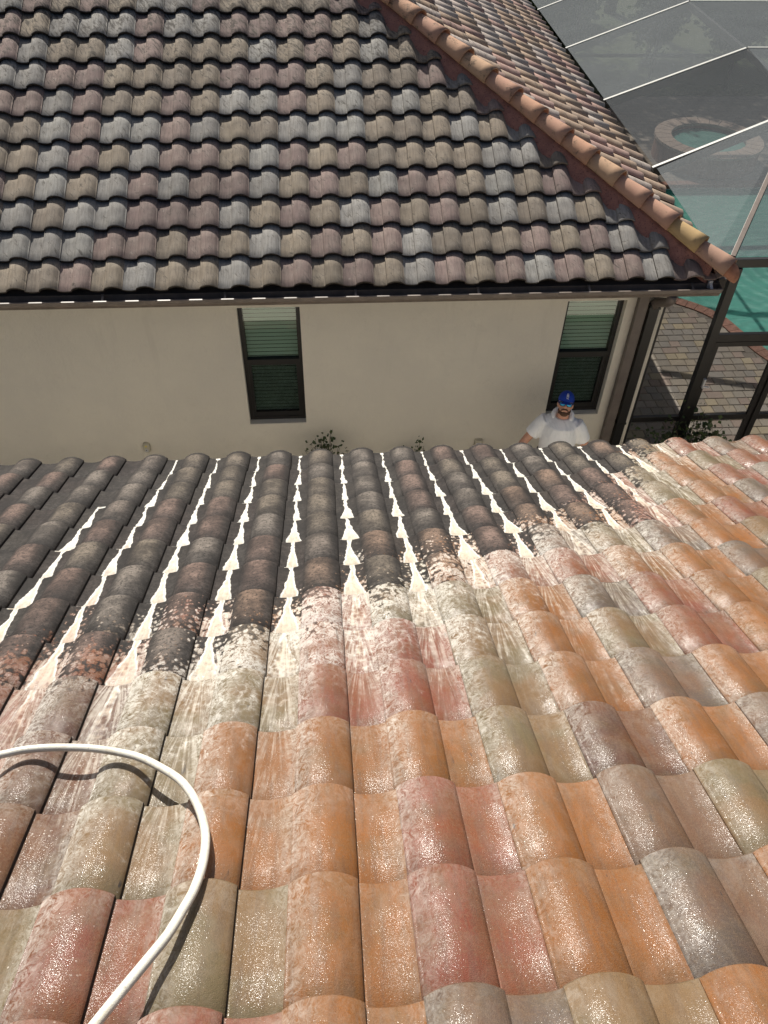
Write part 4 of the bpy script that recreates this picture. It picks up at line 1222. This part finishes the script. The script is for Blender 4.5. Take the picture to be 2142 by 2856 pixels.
# ================================================================== PLANTS
def leaf_cloud(bmv, pts, size, rnd, droop=0.3):
    for p in pts:
        n = Vector((rnd.uniform(-1, 1), rnd.uniform(-1, 1), rnd.uniform(-.2, 1))).normalized()
        a = n.orthogonal().normalized(); a = (Matrix.Rotation(rnd.uniform(0, 6.28), 3, n) @ a)
        c_ = n.cross(a)
        l = size * rnd.uniform(.6, 1.3); w_ = l * .42
        p = Vector(p)
        bmv.add([p, p + a * l * .45 + c_ * w_, p + a * l + n * (-droop * l * .4), p + a * l * .45 - c_ * w_], [(0, 1, 2, 3)])
def shrub(name, x, y, h, spread, nst, nleaf, size, label, mat, cat='shrub', seed=1, base=0.0, group=None):
    rnd = random.Random(seed)
    o = tag(empty(name, (x, y, base)), label, cat, group)
    stems = MB(); lv = MB(); pts = []
    for s_ in range(nst):
        an = rnd.uniform(0, 6.28); sp = spread * rnd.uniform(.2, 1); hh = h * rnd.uniform(.6, 1)
        P_ = []
        for k in range(5):
            q = k / 4
            P_.append(Vector((x + math.cos(an) * sp * q ** 1.3 + rnd.uniform(-.015, .015), y + math.sin(an) * sp * q ** 1.3 * .7, base + hh * q)))
        stems.tube(P_, [.007, .006, .005, .004, .002], 5)
        for k in range(nleaf // nst):
            q = rnd.uniform(.35, 1.0) * 4
            i = min(3, int(q)); p = P_[i].lerp(P_[i + 1], q - i)
            pts.append(p + Vector((rnd.gauss(0, spread * .16), rnd.gauss(0, spread * .16), rnd.gauss(0, spread * .14))))
    leaf_cloud(lv, pts, size, rnd)
    to_parent(stems.build('stem', MAT['twig']), o); to_parent(lv.build('foliage', MAT[mat]), o)
    return o
shrub('shrub', -0.02, 7.45, 0.98, 0.30, 16, 620, 0.046, 'leggy dark shrub against wall below the middle window', 'leaf', seed=4)
shrub('shrub', 1.13, 7.50, 0.72, 0.24, 9, 300, 0.045, 'small dark shrub just showing above tiles beside outlet box', 'leaf', seed=9)
shrub('shrub', 4.60, 7.42, 0.92, 0.60, 22, 1100, 0.06, 'bushy green shrub below the screen door at house corner', 'leaf', seed=12)
rb_ = random.Random(5)
bl = ['low rounded bush behind the screen left of the spa', 'tall loose bush directly behind the spa', 'broad yellow green bush right of the spa', 'dense bush far behind the screen roof knee',
      'dark bush at back left beyond the pool deck', 'wide bush at far right beyond the deck']
for k, (x, y, h, sp) in enumerate([(6.6, 24.2, 2.0, 1.2), (9.4, 24.6, 2.6, 1.3), (11.6, 24.0, 2.2, 1.4), (13.6, 25.4, 2.8, 1.5), (7.6, 28.0, 2.4, 1.6), (16.4, 23.6, 2.6, 1.6)]):
    shrub('bush', x, y, h, sp, 14, 2600, 0.17, bl[k], 'leaf2', 'bush', 30 + k, -0.03, 'bushes behind the screen enclosure')

def tree(x, y, h, cr, label, seed):
    rnd = random.Random(seed)
    o = tag(empty('tree', (x, y, -0.03)), label, 'tree', 'trees beyond the screen enclosure')
    tr_ = MB()
    top = Vector((x + rnd.uniform(-.3, .3), y, h - cr * .4))
    tr_.tube([(x, y, -0.1), (x + rnd.uniform(-.1, .1), y, h * .3), Vector((x, y, h * .55)).lerp(top, .4), top], [.20, .16, .12, .05], 10)
    ctr = []
    for k in range(16):
        d_ = Vector((rnd.gauss(0, 1), rnd.gauss(0, 1), rnd.gauss(0, .7))).normalized() * cr * rnd.uniform(.35, .95)
        c_ = Vector((x, y, h)) + Vector((d_.x, d_.y, d_.z * .7)); ctr.append(c_)
        s0 = Vector((x, y, h * rnd.uniform(.45, .7)))
        tr_.tube([s0, s0.lerp(c_, .5) + Vector((0, 0, -.1)), c_], [.06, .04, .012], 6)
    to_parent(tr_.build('trunk', MAT['twig']), o)
    lv = MB(); pts = []
    for c_ in ctr:
        for k in range(260):
            d_ = Vector((rnd.gauss(0, 1), rnd.gauss(0, 1), rnd.gauss(0, .8))); pts.append(c_ + d_ * cr * .19)
    leaf_cloud(lv, pts, .26, rnd)
    to_parent(lv.build('crown', MAT['leaf2']), o)
for k, (x, y, h, cr) in enumerate([(5.6, 28.0, 7.6, 3.2), (9.6, 29.2, 8.6, 3.4), (13.6, 28.4, 8.0, 3.4), (17.4, 30.0, 8.4, 3.6)]):
    tree(x, y, h, cr, ['leafy tree at back left beyond the screen enclosure', 'leafy tree straight behind the spa beyond the enclosure', 'leafy tree right of the spa beyond the enclosure',
         'leafy tree at far right beyond the enclosure'][k], 60 + k)

# ================================================================== PERSON
def person():
    px, py = 2.665, 7.02
    face = Vector((-0.30, -0.95, 0)).normalized()         # chest direction
    side = Vector((-face.y, face.x, 0))                   # the man's left, seen on the right of the picture
    side = Vector((0.95, -0.30, 0)).normalized()
    O = Vector((px, py, 0))
    def L(s_, f_, z_): return O + side * s_ + face * f_ + Vector((0, 0, z_))
    root = tag(empty('person', (px, py, 0)), 'man in white hooded shirt, blue cap and mirrored sunglasses looking up', 'person')
    # body: overlapping tapered volumes fused by a voxel remesh
    b = MB()
    b.tube([L(0, 0, .86), L(0, .01, 1.02), L(0, .02, 1.18), L(0, .015, 1.33), L(0, 0, 1.43)], [.155, .165, .175, .17, .10], 16)
    b.ell(L(0, 0, 1.36), (.20, .12, .10), 16, 10, Matrix.Rotation(math.atan2(side.y, side.x), 3, 'Z'))
    b.tube([L(0, -.005, 1.40), L(0, .01, 1.50), L(0, .03, 1.56)], [.075, .066, .064], 12)
    rotz = Matrix.Rotation(math.atan2(side.y, side.x), 3, 'Z')
    tiltm = rotz @ Matrix.Rotation(math.radians(-28), 3, 'X') # face tipped up
    hc = L(0, .03, 1.655)
    def H(v): return hc + tiltm @ Vector(v)                # head frame: x = side, y = back, z = up
    b.ell(hc, (.077, .098, .115), 18, 12, tiltm)
    b.ell(H((0, -.025, -.055)), (.066, .072, .075), 16, 10, tiltm)      # jaw
    b.ell(H((0, -.078, -.098)), (.036, .028, .026), 12, 8, tiltm)       # chin
    b.tube([H((0, -.092, .022)), H((0, -.112, -.022)), H((0, -.100, -.034))], [.012, .019, .014], 10)
    for s_ in (-1, 1):
        b.ell(H((s_ * .080, .004, -.012)), (.012, .024, .034), 10, 8, tiltm)
        b.ell(H((s_ * .030, -.092, .030)), (.030, .012, .010), 10, 6, tiltm)
        b.ell(H((s_ * .022, -.096, -.065)), (.020, .010, .008), 8, 6, tiltm)
    for s_, el_, wr_ in ((-1, (-.36, .06, 1.08), (-.47, .20, .93)), (1, (.325, -.02, 1.07), (.30, .08, .82))):
        b.tube([L(s_ * .175, 0, 1.385), L(s_ * .25, 0, 1.26), L(*el_)], [.068, .060, .048], 12)
        b.tube([L(*el_), L(*[el_[k] * .6 + wr_[k] * .4 for k in range(3)]), L(*wr_)], [.048, .046, .031], 12)
        W_ = L(*wr_); d_ = (W_ - L(*el_)).normalized()
        pal = W_ + d_ * .06
        b.ell(pal, (.042, .030, .052), 12, 8)
        n_ = d_.cross(face).normalized()
        for f_ in range(4):
            base = pal + d_ * .03 + n_ * (.030 - .020 * f_)
            ln = (.070, .080, .075, .058)[f_]
            b.tube([base, base + d_ * ln * .55 + face * .008, base + d_ * ln * .9 + face * .028], [.0098, .0092, .008], 8)
        b.tube([pal + n_ * .03 - d_ * .01, pal + n_ * .052 + d_ * .02 + face * .012, pal + n_ * .056 + d_ * .052 + face * .022], [.012, .0105, .009], 8)
    for s_ in (-1, 1):
        b.tube([L(s_ * .09, 0, .93), L(s_ * .105, .01, .70), L(s_ * .11, .015, .48)], [.105, .090, .062], 14)
        b.tube([L(s_ * .11, .015, .50), L(s_ * .112, -.01, .34), L(s_ * .115, -.01, .09)], [.060, .062, .042], 14)
        b.ell(L(s_ * .12, .06, .05), (.05, .12, .045), 12, 8, rotz)
    o = to_parent(b.build('body', MAT['skin']), root)
    r_ = o.modifiers.new('fuse', 'REMESH'); r_.mode = 'VOXEL'; r_.voxel_size = 0.009; r_.use_smooth_shade = True
    s2 = o.modifiers.new('soft', 'SMOOTH'); s2.factor = .5; s2.iterations = 3
    # shirt
    b = MB()
    b.tube([L(0, 0, .80), L(0, .02, .95), L(0, .035, 1.10), L(0, .03, 1.25), L(0, .015, 1.36), L(0, -.01, 1.445)], [.195, .20, .205, .205, .185, .10], 22)
    b.ell(L(0, .0, 1.345), (.235, .145, .118), 18, 12, rotz)
    b.ell(L(0, .07, 1.20), (.20, .13, .16), 18, 12, rotz)
    for s_, el_ in ((-1, (-.36, .06, 1.08)), (1, (.325, -.02, 1.07))):
        e2 = [(.175 * s_) * .30 + el_[0] * .70, el_[1] * .70, 1.385 * .30 + el_[2] * .70]
        b.tube([L(s_ * .155, 0, 1.375), L(s_ * .215, .005, 1.31), L(*e2)], [.098, .092, .088], 16)
    o = to_parent(b.build('shirt', MAT['shirt']), root)
    r_ = o.modifiers.new('fuse', 'REMESH'); r_.mode = 'VOXEL'; r_.voxel_size = 0.011; r_.use_smooth_shade = True
    s2 = o.modifiers.new('soft', 'SMOOTH'); s2.factor = .5; s2.iterations = 4
    # hood rolled round the neck
    b = MB()
    ring = []; rad = []
    for k in range(25):
        an = -math.pi / 2 + 2 * math.pi * k / 24
        fr_ = (math.sin(-an) + 1) / 2
        ring.append(L(.098 * math.cos(an), -.012 + .090 * math.sin(-an), 1.475 - .065 * fr_ ** 2)); rad.append(.020 + .020 * (1 - fr_))
    b.tube(ring, rad, 10, False)
    to_parent(b.build('hood', MAT['shirt']), root)
    b = MB()
    for s_ in (-1, 1):
        b.tube([L(s_ * .09, 0, .93), L(s_ * .115, .01, .70), L(s_ * .12, .015, .50)], [.125, .115, .105], 16)
    b.ell(L(0, 0, .90), (.19, .14, .10), 16, 10, rotz)
    o = to_parent(b.build('shorts', MAT['jeans']), root)
    r_ = o.modifiers.new('fuse', 'REMESH'); r_.mode = 'VOXEL'; r_.voxel_size = 0.012; r_.use_smooth_shade = True
    for s_ in (-1, 1):
        b = MB(); b.ell(L(s_ * .12, .065, .048), (.056, .135, .046), 14, 9, rotz); b.box(0, 0, 0, 0, 0, 0)
        to_parent(b.build('shoe', MAT['shoe']), root)
    # cap
    b = MB()
    n_, m2 = 24, 9
    V = []; F = []
    for i in range(m2 + 1):
        th = (math.pi / 2) * i / m2
        for k in range(n_):
            ph_ = 2 * math.pi * k / n_
            V.append(H((.0885 * math.sin(th) * math.cos(ph_), .112 * math.sin(th) * math.sin(ph_) + .004, .036 + .112 * math.cos(th) ** .85)))
    for i in range(m2):
        for k in range(n_): F.append((i * n_ + k, (i + 1) * n_ + k, (i + 1) * n_ + (k + 1) % n_, i * n_ + (k + 1) % n_))
    b.add(V, F, True)
    co = to_parent(b.build('cap', MAT['capblue']), root)
    b = MB()
    V = []; F = []; nb_ = 16
    for lay in (0, 1):
        for r2 in range(5):
            for k in range(nb_ + 1):
                an = math.pi * (0.06 + 0.88 * k / nb_)
                q = r2 / 4
                xx_ = -.086 * math.cos(an) * (1 - .04 * q); yy_ = -.104 * math.sin(an) - q * .052 * math.sin(an) ** 1.2
                zz_ = .040 - .020 * q - .05 * (xx_ / .086) ** 2 * .35 - lay * .004
                V.append(H((xx_, yy_, zz_)))
    N_ = nb_ + 1
    for lay in (0, 1):
        for r2 in range(4):
            for k in range(nb_):
                a_ = lay * 5 * N_ + r2 * N_ + k
                F.append((a_, a_ + 1, a_ + N_ + 1, a_ + N_))
    for k in range(nb_): F.append((4 * N_ + k, 4 * N_ + k + 1, 9 * N_ + k + 1, 9 * N_ + k))
    b.add(V, F, True)
    o = b.build('brim', MAT['capblue']); o.parent = co
    # emblem: rounded outline, inner oval and a foot stroke on the front of the crown
    def crown(u_, v_):
        ph_ = -math.pi / 2 + u_ / .112
        th = math.acos(max(-1, min(1, (max(v_, .001) / .112) ** (1 / .85))))
        return H((.0905 * math.sin(th) * math.cos(ph_), .1145 * math.sin(th) * math.sin(ph_) + .004, .036 + .1145 * math.cos(th) ** .85))
    b = MB()
    def stroke(P_, r2=.0021):
        b.tube([crown(*p) for p in P_], r2, 6)
    cu, cv = .008, .066
    stroke([(cu + .014 * math.copysign(abs(math.cos(a)) ** .5, math.cos(a)), cv + .022 * math.copysign(abs(math.sin(a)) ** .5, math.sin(a))) for a in [2 * math.pi * k / 20 for k in range(21)]])
    stroke([(cu + .007 * math.cos(a), cv + .002 + .012 * math.sin(a)) for a in [2 * math.pi * k / 14 for k in range(15)]], .0019)
    stroke([(cu, cv + .008), (cu + .001, cv - .006)], .0018)
    stroke([(cu - .017, cv - .026), (cu - .006, cv - .029), (cu + .006, cv - .028), (cu + .017, cv - .033)], .0024)
    o = b.build('emblem', MAT['white']); o.parent = co
    # sunglasses
    b = MB()
    for s_ in (-1, 1):
        P_ = []
        for k in range(17):
            a = 2 * math.pi * k / 16
            xx_ = s_ * .036 + .030 * math.copysign(abs(math.cos(a)) ** .7, math.cos(a)); zz_ = .010 + .021 * math.copysign(abs(math.sin(a)) ** .8, math.sin(a))
            P_.append(H((xx_, -.112 + 3.2 * xx_ * xx_, zz_)))
        b.tube(P_, .0045, 8, False)
        b.tube([H((s_ * .066, -.097, .016)), H((s_ * .084, -.06, .016)), H((s_ * .088, .0, .008))], .004, 6)
    b.tube([H((-.008, -.113, .016)), H((0, -.117, .018)), H((.008, -.113, .016))], .004, 6)
    so_ = to_parent(b.build('sunglasses', MAT['glassframe']), root)
    for s_ in (-1, 1):
        b = MB(); V = [H((s_ * .036, -.112 + 3.2 * .036 ** 2 - .003, .010))]
        for k in range(16):
            a = 2 * math.pi * k / 16
            xx_ = s_ * .036 + .029 * math.copysign(abs(math.cos(a)) ** .7, math.cos(a)); zz_ = .010 + .020 * math.copysign(abs(math.sin(a)) ** .8, math.sin(a))
            V.append(H((xx_, -.112 + 3.2 * xx_ * xx_ - .0005, zz_)))
        b.add(V, [(0, 1 + k, 1 + (k + 1) % 16) for k in range(16)], True)
        o = b.build('lens', MAT['lens']); o.parent = so_
    # beard: thin shell over jaw and chin, with moustache
    b = MB()
    b.ell(H((0, -.072, -.098)), (.048, .038, .034), 14, 9, tiltm)
    b.tube([H((-.062, -.030, -.060)), H((-.050, -.062, -.088)), H((0, -.084, -.104)), H((.050, -.062, -.088)), H((.062, -.030, -.060))], [.012, .020, .026, .020, .012], 10)
    b.tube([H((-.040, -.086, -.066)), H((-.018, -.104, -.048)), H((0, -.108, -.045)), H((.018, -.104, -.048)), H((.040, -.086, -.066))], [.007, .009, .009, .009, .007], 8)
    to_parent(b.build('beard', MAT['beard']), root)
person()
bpy.context.view_layer.update()
